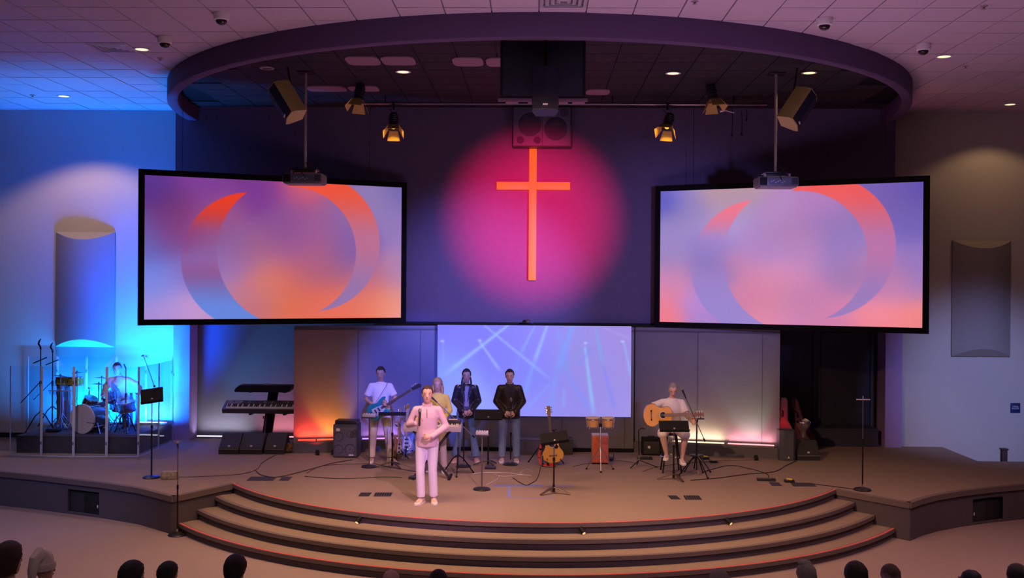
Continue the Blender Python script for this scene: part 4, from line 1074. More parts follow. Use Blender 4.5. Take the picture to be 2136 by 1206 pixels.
# --- seated guitarist on a tall stool
ps = PZ(1400, 985); STOOL = .72
seat = dict(pelvis=(0, .02, .80), chest=(.0, -.03, 1.12), neck=(.0, -.075, 1.31), head=(.01, -.115, 1.455), shL=(-.172, -.05, 1.235), shR=(.17, -.04, 1.23),
            elL=(-.40, -.06, 1.13), wrL=(-.16, -.30, 1.02), hdL=(.75, -.1, -.75), hnL=(-.3, -1, .3), elR=(.26, -.14, 1.0), wrR=(.34, -.33, .90), hdR=(-.2, .1, 1), hnR=(.3, .8, 0),
            hipL=(-.09, .0, .79), hipR=(.09, .0, .79), knL=(-.20, -.34, .72), knR=(.19, -.36, .70), anL=(-.12, -.30, .36), anR=(.13, -.40, .30), ftL=(-.25, -1), ftR=(.1, -1))
person('man in white t-shirt seated on a tall stool playing a yellow classical guitar', 1.74, ps, 0.0, J=seat,
       shirt=C_TEE, trousers=C_TEE, shoe=C_SHOE, hair=('crop', H_GREY), skin='light', sleeves='short', hands=dict(curlL=.9, curlR=1.1), head_rot=(28, 0, -6), legs_bare=True, build=1.05)
# --- drummer
PLT = .33
pd = PZ(248, 905, S + PLT); pd.y = 20.75; pd.x = PY(250, 800, 20.75).x
drum_seat = dict(pelvis=(0, .05, .55), chest=(.0, -.02, .87), neck=(.0, -.05, 1.06), head=(-.03, -.08, 1.205), shL=(-.17, -.03, .99), shR=(.17, -.03, .99),
                 elL=(-.30, -.10, .76), wrL=(-.18, -.36, .72), hdL=(.3, -1, 0), hnL=(0, 0, 1), elR=(.42, -.06, .84), wrR=(.50, -.30, .74), hdR=(.1, -1, 0), hnR=(0, 0, 1),
                 hipL=(-.09, 0, .53), hipR=(.09, 0, .53), knL=(-.22, -.42, .52), knR=(.22, -.42, .52), anL=(-.24, -.42, .085), anR=(.24, -.42, .085))
person('drummer in orange shirt seated behind the drum kit', 1.74, pd, 0.1, J=drum_seat, shirt=C_ORG, trousers=mat('trousers_dark', (.04, .04, .06), .8), shoe=M_SATIN, hair=('short', H_DARK), skin='tan', sleeves='short', hands=dict(curlL=1.3, curlR=1.3), head_rot=(10, 0, 12))
def throne(loc, h, r, lab):
    t = thing('drum_stool', lab, 'stool', loc)
    MB().lathe([(0, 0), (r * .95, 0), (r, .02), (r, .06), (r * .9, .08), (0, .085)], (0, 0, h - .085), 20).build('seat', M_SATIN, t)
    MB().cyl((0, 0, .12), (0, 0, h - .08), .018, 10).build('post', M_CHROME, t)
    for a in range(3): MB().cyl((0, 0, .32), (.26 * math.cos(a * 2.09), .26 * math.sin(a * 2.09), .015), .012, 8).build('leg', M_CHROME, t)
throne((pd.x, pd.y + .05, S + PLT), .43, .17, 'round black drum stool under the drummer')
t = thing('bar_stool', 'tall dark stool under the seated guitarist', 'stool', (ps.x, ps.y + .03, S))
MB().lathe([(0, 0), (.16, 0), (.175, .02), (.17, .045), (0, .05)], (0, 0, .655), 22).build('seat', M_SATIN, t)
for a in range(4):
    c, s_ = math.cos(PI / 4 + a * PI / 2), math.sin(PI / 4 + a * PI / 2)
    MB().cyl((.11 * c, .11 * s_, .66), (.23 * c, .23 * s_, 0), .016, 8, r2=.014).build('leg', M_BLACKM, t)
MB().tube([(.185 * math.cos(a), .185 * math.sin(a), .28) for a in [2 * PI * i / 24 for i in range(25)]], .009, 6).build('foot_ring', M_CHROME, t)

# --- audience in the first rows: seen from behind, only heads and shoulders in the picture
def audience(px, py_top, depth, lab, hair, top, skin='light', yaw=0.0, tilt=0.0, shirtlong=True, hat=None, k=1.0):
    H = 1.74 * k
    c = PZ(px, py_top, 1.325 * k); depth = c.y
    t = person(lab, H, (c.x, depth, 0), PI + yaw * .25,
        J=dict(pelvis=(0, .0, .50), chest=(0, .0, .82), neck=(0, -.01, 1.02), head=(0, -.03, 1.175), shL=(-.165, 0, .94), shR=(.165, 0, .94), elL=(-.185, -.05, .70), elR=(.185, -.05, .70), wrL=(-.12, -.27, .62), wrR=(.12, -.27, .62),
               hdL=(.3, -1, 0), hdR=(-.3, -1, 0), hnL=(0, 0, 1), hnR=(0, 0, 1), hipL=(-.09, 0, .48), hipR=(.09, 0, .48), knL=(-.12, -.42, .49), knR=(.12, -.42, .49), anL=(-.12, -.44, .085), anR=(.12, -.44, .085)),
        shirt=top, trousers=mat('trousers_navy', (.03, .035, .05), .9), shoe=M_SATIN, hair=hair, skin=skin, sleeves='long', head_rot=(0, 0, tilt + math.degrees(yaw * .75)), voxel_size=.02, extra=hat)
    ch = thing('chair', 'chair under the ' + ' '.join(lab.replace(' seen from behind', '').split()[:13]), 'chair', (c.x, depth, 0), PI + yaw * .25)
    cm = mat('chair_fabric', (.06, .04, .05), .9)
    MB().box((0, -.04, (.385 * k - .03)), (.46, .46, .05), bev=.015).build('seat', cm, ch)
    MB().box((0, .21, .66), (.44, .045, .34), bev=.015).build('backrest', cm, ch)
    for x in (-.2, .2):
        for y in (-.24, .18): MB().cyl((x, y, 0), (x, y, .40), .012, 6).build('leg', M_BLACKM, ch)
    return t
def xmas_hat(t, V, k):
    h = V['head']; M = Matrix.Translation(h)
    MB().lathe([(.10, -.03), (.112, .0), (.108, .035), (.10, .04)], (0, .005, .03), 20, M=M, sx=.92, sy=1.12).build('hat_band', mat('fur_white', (.88, .84, .80), .95, noise=(60, .1), bump=(90, .7)), t)
    MB().tube([h + Vector(q) for q in ((0, 0, .05), (0, .01, .12), (.0, .06, .165), (0, .13, .12), (0, .165, .02), (.0, .17, -.07))], [.098, .088, .065, .055, .045, .03], 14).build('hat_cap', mat('hat_cream', (.86, .80, .72), .9), t)
    MB().ell(h + Vector((0, .17, -.11)), (.05, .05, .05), 12, 8).build('pompom', mat('fur_white'), t)
def cap_hat(t, V, k):
    h = V['head']
    MB().lathe([(.098, .02), (.10, .06), (.085, .105), (.05, .132), (0, .142)], h, 20, sx=.9, sy=1.1).build('cap', mat('cap_navy', (.015, .018, .04), .7), t)
    MB().prism([(-.07, -.09), (.07, -.09), (.05, -.17), (-.05, -.17)], .028, .036, M=Matrix.Translation(h), axis='z').build('peak', mat('cap_navy'), t)
    MB().ell(h + Vector((0, 0, .142)), (.012, .012, .008), 8, 5).build('button', M_WHITE, t)
T_NAVY = mat('top_navy', (.015, .02, .05), .9); T_RED = mat('top_red', (.42, .02, .03), .9); T_DARK = mat('top_dark', (.03, .03, .035), .9); T_GREY = mat('top_grey', (.12, .12, .14), .9)
for a in ((14, 1128, 9.75, 'person in navy top with dark hair in the bottom left corner', ('bob', H_BROWN), T_NAVY, 'light', -.5, 0, None, 1.15),
          (88, 1158, 9.75, 'person in red top and floppy cream hat at the bottom left seen from behind', (None, None), T_RED, 'light', -.9, 0, xmas_hat, 0.92),
          (272, 1169, 9.75, 'dark haired person at the bottom left, left one of two side by side', ('full', H_DARK), T_DARK, 'tan', -.55, 0, None, 1.06),
          (348, 1171, 9.75, 'dark haired person at the bottom left, right one of two side by side', ('full', H_DARK), T_DARK, 'tan', -.55, 0, None, 0.93),
          (489, 1156, 9.75, 'person with thick dark hair alone below the left end of the steps', ('full', H_DARK), T_DARK, 'tan', -.25, 0, None, 1.03),
          (815, 1184, 9.75, 'balding person below the steps left of centre seen from behind', ('bald', None), T_DARK, 'light', 0, 0, None, 1.0),
          (914, 1186, 9.75, 'person with black hair below the steps in the middle seen from behind', ('short', H_DARK), T_DARK, 'tan', .05, 0, None, 1.0),
          (1502, 1184, 9.75, 'grey haired person below the steps right of centre seen from behind', ('short', H_GREY), T_GREY, 'light', .1, 0, None, 1.0),
          (1684, 1172, 9.75, 'person with short silver hair below the right end of the steps', ('quiff', H_GREY), T_GREY, 'light', .2, 0, None, 1.0),
          (1788, 1171, 9.75, 'person with wavy black hair right of the silver haired one', ('full', H_DARK), T_DARK, 'tan', .15, 0, None, 1.05),
          (1860, 1177, 9.75, 'person with dark brown hair right of the wavy black haired one', ('full', H_BROWN), T_DARK, 'tan', .15, 0, None, 0.93),
          (2030, 1189, 9.75, 'person in dark navy cap at the bottom right seen from behind', ('crop', H_DARK), T_NAVY, 'tan', .2, 0, cap_hat, 0.96),
          (2126, 1174, 9.75, 'person with short black hair in the bottom right corner seen from behind', ('short', H_DARK), T_DARK, 'tan', .2, 0, None, 1.05)):
    px, py, dp, lab, hair, top, skin, yaw, tilt, hat, kk = a
    audience(px, py, dp, lab, hair, top, skin, yaw, tilt, hat=hat, k=kk)

# ================================================================== INSTRUMENTS AND STAGE GEAR
M_GUIT = mat('guitar_top_amber', (.80, .40, .06), .35, noise=(5, .08), coat=.4)
M_GUITS = mat('guitar_side_brown', (.22, .10, .04), .35, noise=(14, .3), coat=.4)
M_NECK = mat('neck_wood', (.42, .27, .15), .45, noise=(14, .2))
M_FRET = mat('fretboard', (.10, .06, .045), .5)
M_TEAL = mat('bass_teal', (.01, .22, .26), .25, coat=.6)
M_BLUEB = mat('guitar_pale_blue', (.22, .28, .55), .3, coat=.5)
M_IVORY = mat('ivory', (.72, .68, .60), .4)
def ac_outline(L=.49, wl=.195, ww=.125, wu=.142):
    ctrl = [(0, 0), (.004, .05), (.02, .105), (.06, .165), (.11, .19), (.155, wl), (.20, .183), (.25, .145), (.295, ww), (.33, ww + .002), (.37, .135), (.41, wu), (.445, .132), (.47, .105), (.486, .06), (.49, .02)]
    zs = [c[0] * L / .49 for c in ctrl]; ws = [c[1] for c in ctrl]
    R = [(w_, z) for z, w_ in zip(zs, ws)]
    return R + [(-w_, z) for w_, z in reversed(R[1:])]
def guitar(loc, M3, label, kind='steel', name='acoustic_guitar'):
    """origin at the foot of the body, neck along +z, face towards -y"""
    t = thing(name, label, 'guitar', loc, rot=M3.to_euler())
    out = ac_outline()
    MB().prism(out, -.045, .05).build('body', M_GUITS, t, angle=40)
    MB().prism([(x * .985, z * .99 + .002) for x, z in out], -.049, -.043).build('soundboard', M_GUIT, t, angle=40)
    zc = .335 if kind == 'classical' else .34
    MB().prism([(.052 * math.cos(a), zc + .052 * math.sin(a)) for a in [2 * PI * i / 28 for i in range(28)]], -.0505, -.0485).build('soundhole', M_BLACK, t)
    ro = MB(); ro.rings([[(r * math.cos(a), y, zc + r * math.sin(a)) for r, y in ((.052, -.049), (.052, -.0525), (.068, -.0525), (.068, -.049))] for a in [2 * PI * i / 28 for i in range(28)]], cap=False, closed=True)
    ro.build('rosette', mat('rosette_ivory', (.62, .50, .42), .5), t)
    MB().box((0, -.053, .135), (.17 if kind == 'classical' else .15, .012, .022), bev=.003).build('bridge', M_GUITS, t)
    if kind == 'classical':
        for x in (-.075, .075): MB().box((x, -.055, .135), (.030, .012, .024), bev=.003).build('bridge_end', M_BLACK, t)
    else:
        MB().prism([(.02, .30), (.055, .25), (.10, .255), (.115, .29), (.075, .34), (.058, .36), (.052, .32)], -.0515, -.049).build('pickguard', M_BLACK, t)
    MB().box((0, -.012, .66), (.052, .030, .36), bev=.008).build('neck', M_NECK, t)
    fb = MB().box((0, -.050, .605), (.055, .008, .50)); fb.box((0, -.035, .67), (.054, .03, .36)); fb.build('fretboard', M_FRET if kind != 'classical' else mat('fretboard_brown', (.22, .13, .09), .5), t)
    MB().box((0, -.056, .855), (.054, .006, .006)).build('nut', M_IVORY, t)
    hs = MB().prism([(-.027, .85), (.027, .85), (.038, .90), (.036, 1.02), (.012, 1.035), (0, 1.02), (-.012, 1.035), (-.036, 1.02), (-.038, .90)], -.05, -.034); hs.build('headstock', M_GUITS if kind == 'classical' else M_NECK, t)
    for s_ in (-1, 1):
        for z in (.915, .955, .995):
            MB().cyl((s_ * .022, -.052, z), (s_ * .055, -.045, z), .005, 6).ell((s_ * .058, -.045, z), (.008, .008, .011), 8, 5).build('tuning_peg', M_CHROME if kind != 'classical' else M_IVORY, t)
    st = MB()
    for q in range(6): st.tube([(-.02 + .008 * q, -.060, .135), (-.018 + .0072 * q, -.0605, .855)], .0006, 3)
    tag(st.build('strings', M_IVORY, t), kind='stuff')
    return t
def solid_guitar(loc, M3, label, body, bass=True, name='bass_guitar'):
    t = thing(name, label, 'guitar', loc, rot=M3.to_euler())
    o = [(-.02, 0), (-.10, .01), (-.155, .06), (-.165, .13), (-.135, .20), (-.125, .25), (-.15, .32), (-.165, .39), (-.145, .44), (-.115, .43), (-.085, .36), (-.035, .33), (.035, .33), (.075, .345), (.105, .385), (.13, .39), (.145, .35), (.13, .29), (.12, .23), (.14, .17), (.165, .11), (.15, .05), (.10, .01), (.02, 0)]
    mb = MB().prism(o, -.022, .022)
    b = mb.build('body', body, t, angle=40); bv = b.modifiers.new('b', 'BEVEL'); bv.width = .008; bv.segments = 2; bv.limit_method = 'ANGLE'
    MB().prism([(-.07, .10), (.08, .08), (.10, .20), (.05, .32), (-.04, .32), (-.06, .2)], -.026, -.022).build('pickguard', M_IVORY if not bass else mat('guard_pale', (.45, .50, .52), .4), t)
    for z in ((.15, .22) if bass else (.13, .20, .27)): MB().box((0, -.03, z), (.075, .012, .026), bev=.003).build('pickup', M_SATIN, t)
    MB().box((0, -.03, .07), (.075, .016, .035), bev=.004).build('bridge', M_CHROME, t)
    for q in range(3): MB().cyl((.085 - .01 * q, -.024, .06 + .045 * q), (.085 - .01 * q, -.038, .06 + .045 * q), .010, 10).build('knob', M_CHROME, t)
    L = .62 if bass else .45
    MB().box((0, -.010, .30 + L / 2), (.045, .024, L), bev=.006).build('neck', M_NECK, t)
    MB().box((0, -.026, .28 + L / 2), (.046, .006, L + .02)).build('fretboard', M_FRET if bass else M_NECK, t)
    z0 = .30 + L
    MB().prism([(-.022, z0 - .01), (.022, z0 - .01), (.03, z0 + .05), (.05, z0 + .17), (.01, z0 + .20), (-.03, z0 + .16), (-.03, z0 + .03)], -.018, -.004).build('headstock', M_SATIN if bass else M_NECK, t)
    for q in range(4 if bass else 6):
        z = z0 + .03 + q * (.036 if bass else .024)
        MB().cyl((-.03, -.011, z), (-.055, -.011, z), .006, 6).ell((-.058, -.011, z), (.008, .006, .012), 8, 5).build('tuning_peg', M_CHROME, t)
    st = MB()
    for q in range(4): st.tube([(-.015 + .01 * q, -.040, .07), (-.013 + .0087 * q, -.031, z0)], .0009, 3)
    tag(st.build('strings', M_CHROME, t), kind='stuff')
    return t
RY = lambda a: Matrix.Rotation(rad(a), 3, 'Y'); RX = lambda a: Matrix.Rotation(rad(a), 3, 'X'); RZ3 = lambda a: Matrix.Rotation(rad(a), 3, 'Z')
# held instruments
yb = pb.y - .22
solid_guitar(PY(770, 867, yb), RY(58) @ RX(4), 'teal bass guitar held by the bassist, neck pointing up to the right', M_TEAL)
yg = ps.y - .27
guitar(PY(1342, 866, yg), RY(88) @ RX(4), 'yellow classical guitar held level by the seated man', 'classical')
def strap(pts, material, label):
    o = MB().tube(pts, .020, 6, flat=(1, .12)).build('guitar_strap', material); tag(o, label, 'strap'); return o
strap([pb + Vector(q) for q in ((-.13, -.19, 1.02), (-.02, -.17, 1.18), (.11, -.10, 1.40), (.13, .02, 1.47), (.06, .12, 1.36))], mat('strap_pink', (.5, .25, .22), .8), 'narrow strap over the shoulder of the bassist')

def guitar_stand(p, label):
    t = thing('guitar_stand', label, 'stand', p)
    for a in (rad(-90), rad(30), rad(150)): MB().cyl((0, .03, .24), (.22 * math.cos(a), .03 + .22 * math.sin(a), .012), .010, 6).build('leg', M_BLACKM, t)
    MB().cyl((0, .03, .2), (0, .10, .62), .011, 8).build('post', M_BLACKM, t)
    MB().tube([(-.12, -.12, .13), (-.12, .02, .12), (.12, .02, .12), (.12, -.12, .13)], .011, 7).build('cradle', M_BLACKM, t)
    MB().tube([(-.04, .0, .66), (-.03, .09, .62), (.03, .09, .62), (.04, .0, .66)], .009, 7).build('neck_rest', M_BLACKM, t)
    return t
pA = PZ(1155, 971)
guitar_stand(pA, 'black guitar stand under the amber acoustic guitar')
guitar((pA.x + .0, pA.y - .02, S + .045), RX(-10) @ RY(-6), 'amber acoustic guitar standing on a floor stand behind a music stand', 'steel')
pE = PZ(848, 952)
guitar_stand(pE, 'black guitar stand under the pale blue electric guitar')
solid_guitar((pE.x, pE.y - .02, S + .05), RX(-9), 'pale blue electric guitar on a stand behind the bassist', M_BLUEB, False, 'electric_guitar')
pW = PZ(836, 955)
t = solid_guitar((pW.x - .02, pW.y - .34, S + .03), RX(-9) @ RZ3(70) @ RY(2), 'brown guitar standing edge-on left of the pale blue electric guitar', mat('guitar_brown_edge', (.34, .16, .07), .4), False, 'electric_guitar')
pG = PZ(836, 966)
guitar_stand((pW.x - .02, pW.y - .31, S), 'black guitar stand under the brown edge-on guitar')

def tripod(t, r=.28, h=.30, z0=0.0, ang=30, material=None, rad_=.011):
    for a in range(3):
        A = rad(ang + 120 * a)
        l = MB().tube([(0, 0, h), (r * .35 * math.cos(A), r * .35 * math.sin(A), h * .78), (r * math.cos(A), r * math.sin(A), z0 + .012)], rad_, 7).build('leg', material or M_BLACKM, t)
        MB().ell((r * math.cos(A), r * math.sin(A), z0 + .014), (.018, .018, .014), 8, 5).build('rubber_foot', M_BLACK, l)
def flat_tripod(t, r=.27, ang=30, material=None):
    for a in range(3):
        A = rad(ang + 120 * a)
        MB().tube([(0, 0, .10), (r * .4 * math.cos(A), r * .4 * math.sin(A), .075), (r * math.cos(A), r * math.sin(A), .014)], [.016, .018, .012], 8, flat=(1.5, .8)).build('leg', material or M_BLACKM, t)
    MB().cyl((0, 0, .03), (0, 0, .14), .02, 10).build('hub', M_BLACKM, t)
def music_stand(base, H, w, h, yaw, tilt, label, foot='tripod', ang=30, roll=0.0):
    """H = height of the desk centre above the stage; tilt = lean of the desk from upright"""
    t = thing('music_stand', label, 'music stand', base)
    if foot == 'tripod': flat_tripod(t, ang=ang, material=mat('stand_bronze', (.10, .075, .05), .4, metal=.6))
    else: MB().lathe([(0, 0), (.14, 0), (.145, .012), (.12, .028), (.02, .04), (0, .04)], n=26).build('round_base', M_BLACKM, t, angle=50)
    MB().cyl((0, 0, .04), (0, 0, H * .62), .014, 10).build('lower_tube', M_BLACKM, t)
    MB().cyl((0, 0, H * .6), (0, 0, H - .02), .009, 10).build('upper_tube', mat('tube_grey', (.20, .19, .22), .35, metal=.8), t)
    MB().lathe([(.01, 0), (.02, .01), (.02, .05), (.01, .06)], (0, 0, H * .62 - .03), 12).build('clutch', M_BLACK, t)
    D = Matrix.Translation((0, 0, H)) @ Matrix.Rotation(rad(yaw), 4, 'Z') @ Matrix.Rotation(rad(-tilt), 4, 'X') @ Matrix.Rotation(rad(roll), 4, 'Y')
    dk = MB().box((0, 0, 0), (w, .004, h), M=D).build('desk', M_BLACK, t, smooth=False)
    MB().box((0, -.03, -h / 2), (w, .06, .004), M=D).box((0, -.058, -h / 2 + .008), (w, .004, .016), M=D).build('shelf', M_BLACK, t, smooth=False)
    MB().ell((0, 0, 0), (.02, .02, .02), 10, 6, M=D @ Matrix.Translation((0, -.012, -h * .25))).build('tilt_knob', mat('knob_silver', (.55, .52, .5), .3, metal=.7), t)
    return t
def mic_stand(base, H, label, foot='round', boom=None, mic=True, mic_len=.22, ang=30, collar=True, material=None):
    t = thing('microphone_stand', label, 'microphone stand', base)
    m = material or M_BLACKM
    if foot == 'round': MB().lathe([(0, 0), (.135, 0), (.142, .010), (.125, .030), (.05, .045), (.02, .055), (0, .055)], n=28).build('round_base', mat('cast_base', (.035, .032, .036), .35, metal=.5), t, angle=50)
    else: tripod(t, .30, .34 if foot == 'tripod' else .5, ang=ang)
    MB().cyl((0, 0, .04), (0, 0, H * .55), .012, 10).build('lower_tube', m, t)
    MB().cyl((0, 0, H * .5), (0, 0, H), .008, 10).build('upper_tube', mat('tube_grey'), t)
    if collar: MB().cyl((0, 0, H * .55 - .03), (0, 0, H * .55 + .03), .016, 10).build('clutch', M_BLACK, t)
    MB().cyl((0, 0, .055), (0, 0, .10), .014, 10).build('base_collar', M_CHROME, t)
    top = Vector((0, 0, H))
    if boom:
        a, b = Vector(boom[0]), Vector(boom[1])
        MB().cyl(a, b, .007, 8).build('boom_arm', mat('tube_grey'), t)
        MB().ell(top, (.022, .022, .028), 10, 6).build('boom_joint', M_BLACK, t)
        MB().cyl(a, a + (a - b).normalized() * .06, .016, 8).build('counterweight', M_BLACK, t)
        top = b; d = (b - a).normalized()
    else: d = Vector((0, -.35, .9)).normalized()
    if mic:
        Q = Matrix.Translation(top) @ d.to_track_quat('Z', 'Y').to_matrix().to_4x4()
        mh = MB().lathe([(0, -.02), (.012, -.02), (.014, .03), (.019, mic_len * .6), (.022, mic_len * .65), (0, mic_len * .66)], n=12, M=Q).build('microphone', M_SATIN, t, angle=30)
        MB().lathe([(.018, mic_len * .62), (.026, mic_len * .72), (.025, mic_len * .86), (.012, mic_len), (0, mic_len)], n=12, M=Q).build('grille_ball', mat('mic_grille'), mh, angle=60)
    return t
# music stands
music_stand(PZ(1155, 1030), .87, .44, .26, -8, 52, 'black music stand with tilted desk in front of the amber acoustic guitar', ang=-20, roll=-14)
music_stand(PZ(1405, 1001), .90, .50, .21, 3, 35, 'black music stand in front of the seated guitarist', ang=-60)
music_stand(PZ(1018, 972), .92, .50, .20, 0, 25, 'black music stand between the two singers', ang=-60)
music_stand(PZ(818, 975), .95, .48, .32, 5, 86, 'black music stand with flat desk right of the bassist', ang=-50)
music_stand(PZ(316, 997), 1.37, .36, .30, 8, 40, 'music stand with round base at the corner of the drum platform', foot='round', roll=-10)
# microphone stands
mic_stand(PZ(1065, 970), 1.02, 'straight microphone stand in front of the singer in the dark tie', mic=True)
mic_stand(PZ(967, 974), 1.38, 'straight microphone stand in front of the singer with braids', mic=True)
b0 = PZ(955, 990); a_ = PY(985, 908, b0.y) - b0; b_ = PY(910, 838, b0.y - .05) - b0
mic_stand(b0, .80, 'tripod microphone stand with long boom reaching towards the keyboard player', 'tripod', boom=(a_, b_))
b0 = PZ(1453, 993); a_ = PY(1468, 915, b0.y) - b0; b_ = PY(1430, 829, b0.y - .10) - b0
mic_stand(b0, .95, 'black microphone stand with boom right of the seated guitarist', 'tripod', boom=(a_, b_), ang=-60)
mic_stand(PZ(1799, 1023), 1.45, 'tall thin microphone stand alone at the right end of the stage', mic=False)
c = PZ(1799, 1023); tt = thing('cymbal_clip', 'short silver bar on top of the lone right stand', 'clip', (c.x, c.y, S + 1.455))
MB().cyl((-.11, 0, 0), (.11, 0, 0), .009, 8).build('bar', M_CHROME, tt); MB().cyl((0, 0, 0), (0, 0, .06), .008, 8).build('pin', M_CHROME, tt)
pfl = PZ(370, 1117, 0)
mic_stand(pfl, 1.34, 'straight microphone stand on the hall floor left of the steps', mic=True, mic_len=.10)
b0 = PZ(318, 998); a_ = PY(316, 810, b0.y) - b0
b1 = PY(322, 806, b0.y + .02); b2 = PY(299, 741, b0.y + .02)
tb = thing('boom_arm', 'thin boom arm rising from the music stand by the drum platform', 'boom arm', b1)
MB().cyl((0, 0, 0), b2 - b1, .006, 7).build('rod', mat('tube_grey'), tb); MB().cyl(b2 - b1, b2 - b1 + Vector((-.03, 0, -.02)), .010, 7).build('microphone', M_SATIN, tb); MB().ell((0, 0, 0), (.02, .02, .02), 8, 6).build('clamp', M_BLACK, tb)
mic_stand(PZ(1212 - 80, 968), .55, 'short black stand with cable left of the acoustic guitar', 'tripod', mic=False)
def utility_stand(base, H, label, w=.22, d=.16, mixer=True):
    t = thing('utility_stand', label, 'stand', base)
    MB().lathe([(0, 0), (.135, 0), (.142, .010), (.125, .030), (.02, .05), (0, .05)], n=28).build('round_base', mat('cast_base'), t, angle=50)
    MB().cyl((0, 0, .04), (0, 0, H), .013, 10).build('pole', mat('tube_grey'), t)
    MB().box((0, 0, H + .01), (w, d, .02), bev=.004).build('tray', M_SATIN, t)
    bx = MB().box((0, 0, H + .045), (w * .9, d * .8, .05), bev=.006).build('mixer_box', mat('mixer_silver', (.42, .42, .46), .4, metal=.3), t)
    for k in range(5): MB().cyl((-w * .36 + w * .18 * k, -.01, H + .07), (-w * .36 + w * .18 * k, -.01, H + .085), .009, 8).build('knob', M_IVORY, bx)
    return t
utility_stand(PZ(1005, 1022), .86, 'round based stand carrying a small silver mixer at the middle of the stage')
utility_stand(PZ(770, 975), .88, 'round based stand carrying a small pale box in front of the bassist', .26, .18)
# bongos and cajon
pB = PZ(1252, 982)
t = thing('bongo_stand', 'chrome tripod stand in front of the red box drum', 'stand', pB)
MB().cyl((0, 0, .25), (0, 0, .80), .012, 10).build('pole', M_CHROME, t)
for a in (-90, 30, 150):
    A = rad(a); l = MB().cyl((0, 0, .42), (.27 * math.cos(A), .27 * math.sin(A) * .8, .014), .009, 8).build('leg', M_CHROME, t)
    MB().cyl((.13 * math.cos(A), .13 * math.sin(A) * .8, .21), (0, 0, .25), .006, 6).build('brace', M_CHROME, l)
    MB().ell((.27 * math.cos(A), .27 * math.sin(A) * .8, .016), (.02, .02, .016), 8, 5).build('rubber_foot', M_BLACK, l)
MB().box((0, 0, .80), (.05, .05, .06), bev=.008).build('clamp', M_BLACK, t)
M_BONGO = mat('bongo_wood', (.72, .40, .12), .4, noise=(10, .15), coat=.3); M_HIDE = mat('drum_hide', (.62, .50, .36), .6)
for s_, r, lab in ((-1, .122, 'larger left amber bongo on the chrome stand'), (1, .108, 'smaller right amber bongo on the chrome stand')):
    tb = thing('bongo', lab, 'drum', (pB.x + s_ * .133, pB.y, S + .76))
    MB().lathe([(r * .74, 0), (r * .86, .06), (r * .98, .13), (r, .165), (0, .165)], n=24).build('shell', M_BONGO, tb)
    MB().lathe([(r * 1.0, .155), (r * 1.06, .16), (r * 1.06, .18), (r * .97, .184), (0, .18)], n=24).build('head', M_HIDE, tb)
    MB().lathe([(r * .98, .135), (r * 1.09, .14), (r * 1.09, .15), (r * .98, .155)], n=24).build('tension_hoop', M_CHROME, tb)
    for k in range(5):
        A = 2 * PI * k / 5 + .3
        MB().cyl((r * 1.08 * math.cos(A), r * 1.08 * math.sin(A), .145), (r * .90 * math.cos(A), r * .90 * math.sin(A), -.02), .005, 6).build('tension_rod', M_CHROME, tb)
    MB().lathe([(r * .74, .0), (r * .82, .004), (r * .84, .02), (r * .78, .024)], n=24).build('bottom_ring', M_CHROME, tb)
pCj = PZ(1252, 969)
t = thing('box_drum', 'upright red orange box drum behind the chrome stand', 'drum', (pCj.x, pCj.y + .16, S))
MB().box((0, 0, .27), (.30, .30, .49), bev=.008).build('body', mat('cajon_side', (.55, .25, .16), .5, noise=(6, .2)), t)
MB().box((-.085, -.153, .265), (.125, .008, .46), bev=.003).build('front_plate', mat('cajon_red', (.78, .16, .05), .4, noise=(9, .3), coat=.4), t)
MB().box((.07, -.153, .265), (.15, .008, .46), bev=.003).build('front_plate', mat('cajon_rose', (.70, .17, .11), .4, noise=(9, .25), coat=.4), t)
MB().box((0, 0, .522), (.30, .30, .016), bev=.003).build('seat_top', mat('cajon_top', (.62, .42, .38), .5), t)
for x in (-.12, .12):
    for y in (-.12, .12): MB().cyl((x, y, 0), (x, y, .03), .016, 8).build('foot', M_BLACK, t)
c = PZ(1275, 960)
t = thing('foot_pedal', 'small black foot pedal beside the red box drum', 'pedal', c); MB().box((0, 0, .03), (.07, .18, .03), bev=.008).build('footboard', M_SATIN, t); MB().tube([(-.05, .08, .01), (-.05, .08, .12), (.05, .08, .12), (.05, .08, .01)], .008, 6).build('hoop', M_SATIN, t)
# red and black strap heap
M_REDS = mat('strap_red', (.70, .05, .04), .8)
c = PZ(1136, 975)
o = MB().tube([c + Vector(q) for q in ((-.06, .30, .36), (-.10, .25, .20), (-.08, .12, .05), (.02, .02, .02), (.12, -.02, .03), (.20, .02, .02), (.12, .10, .04), (0, .10, .03))], .022, 6, flat=(1, .35)).build('guitar_strap', M_REDS)
tag(o, 'red and black strap hanging to the floor left of the acoustic guitar', 'strap')
for k in range(6):
    q = [(-.075, .27, .28), (-.095, .2, .13), (-.03, .07, .045), (.07, 0, .035), (.17, .0, .03), (.06, .10, .045)][k]
    MB().box(c + Vector(q), (.045, .03, .03), bev=.01).build('black_patch', M_BLACK, o)
c = PZ(1132, 971); tag(MB().box(c + Vector((.05, .06, .03)), (.10, .08, .05), bev=.012).build('effect_pedal', mat('pedal_grey', (.35, .38, .40), .4)), 'small grey pedal on the floor by the red strap', 'pedal')

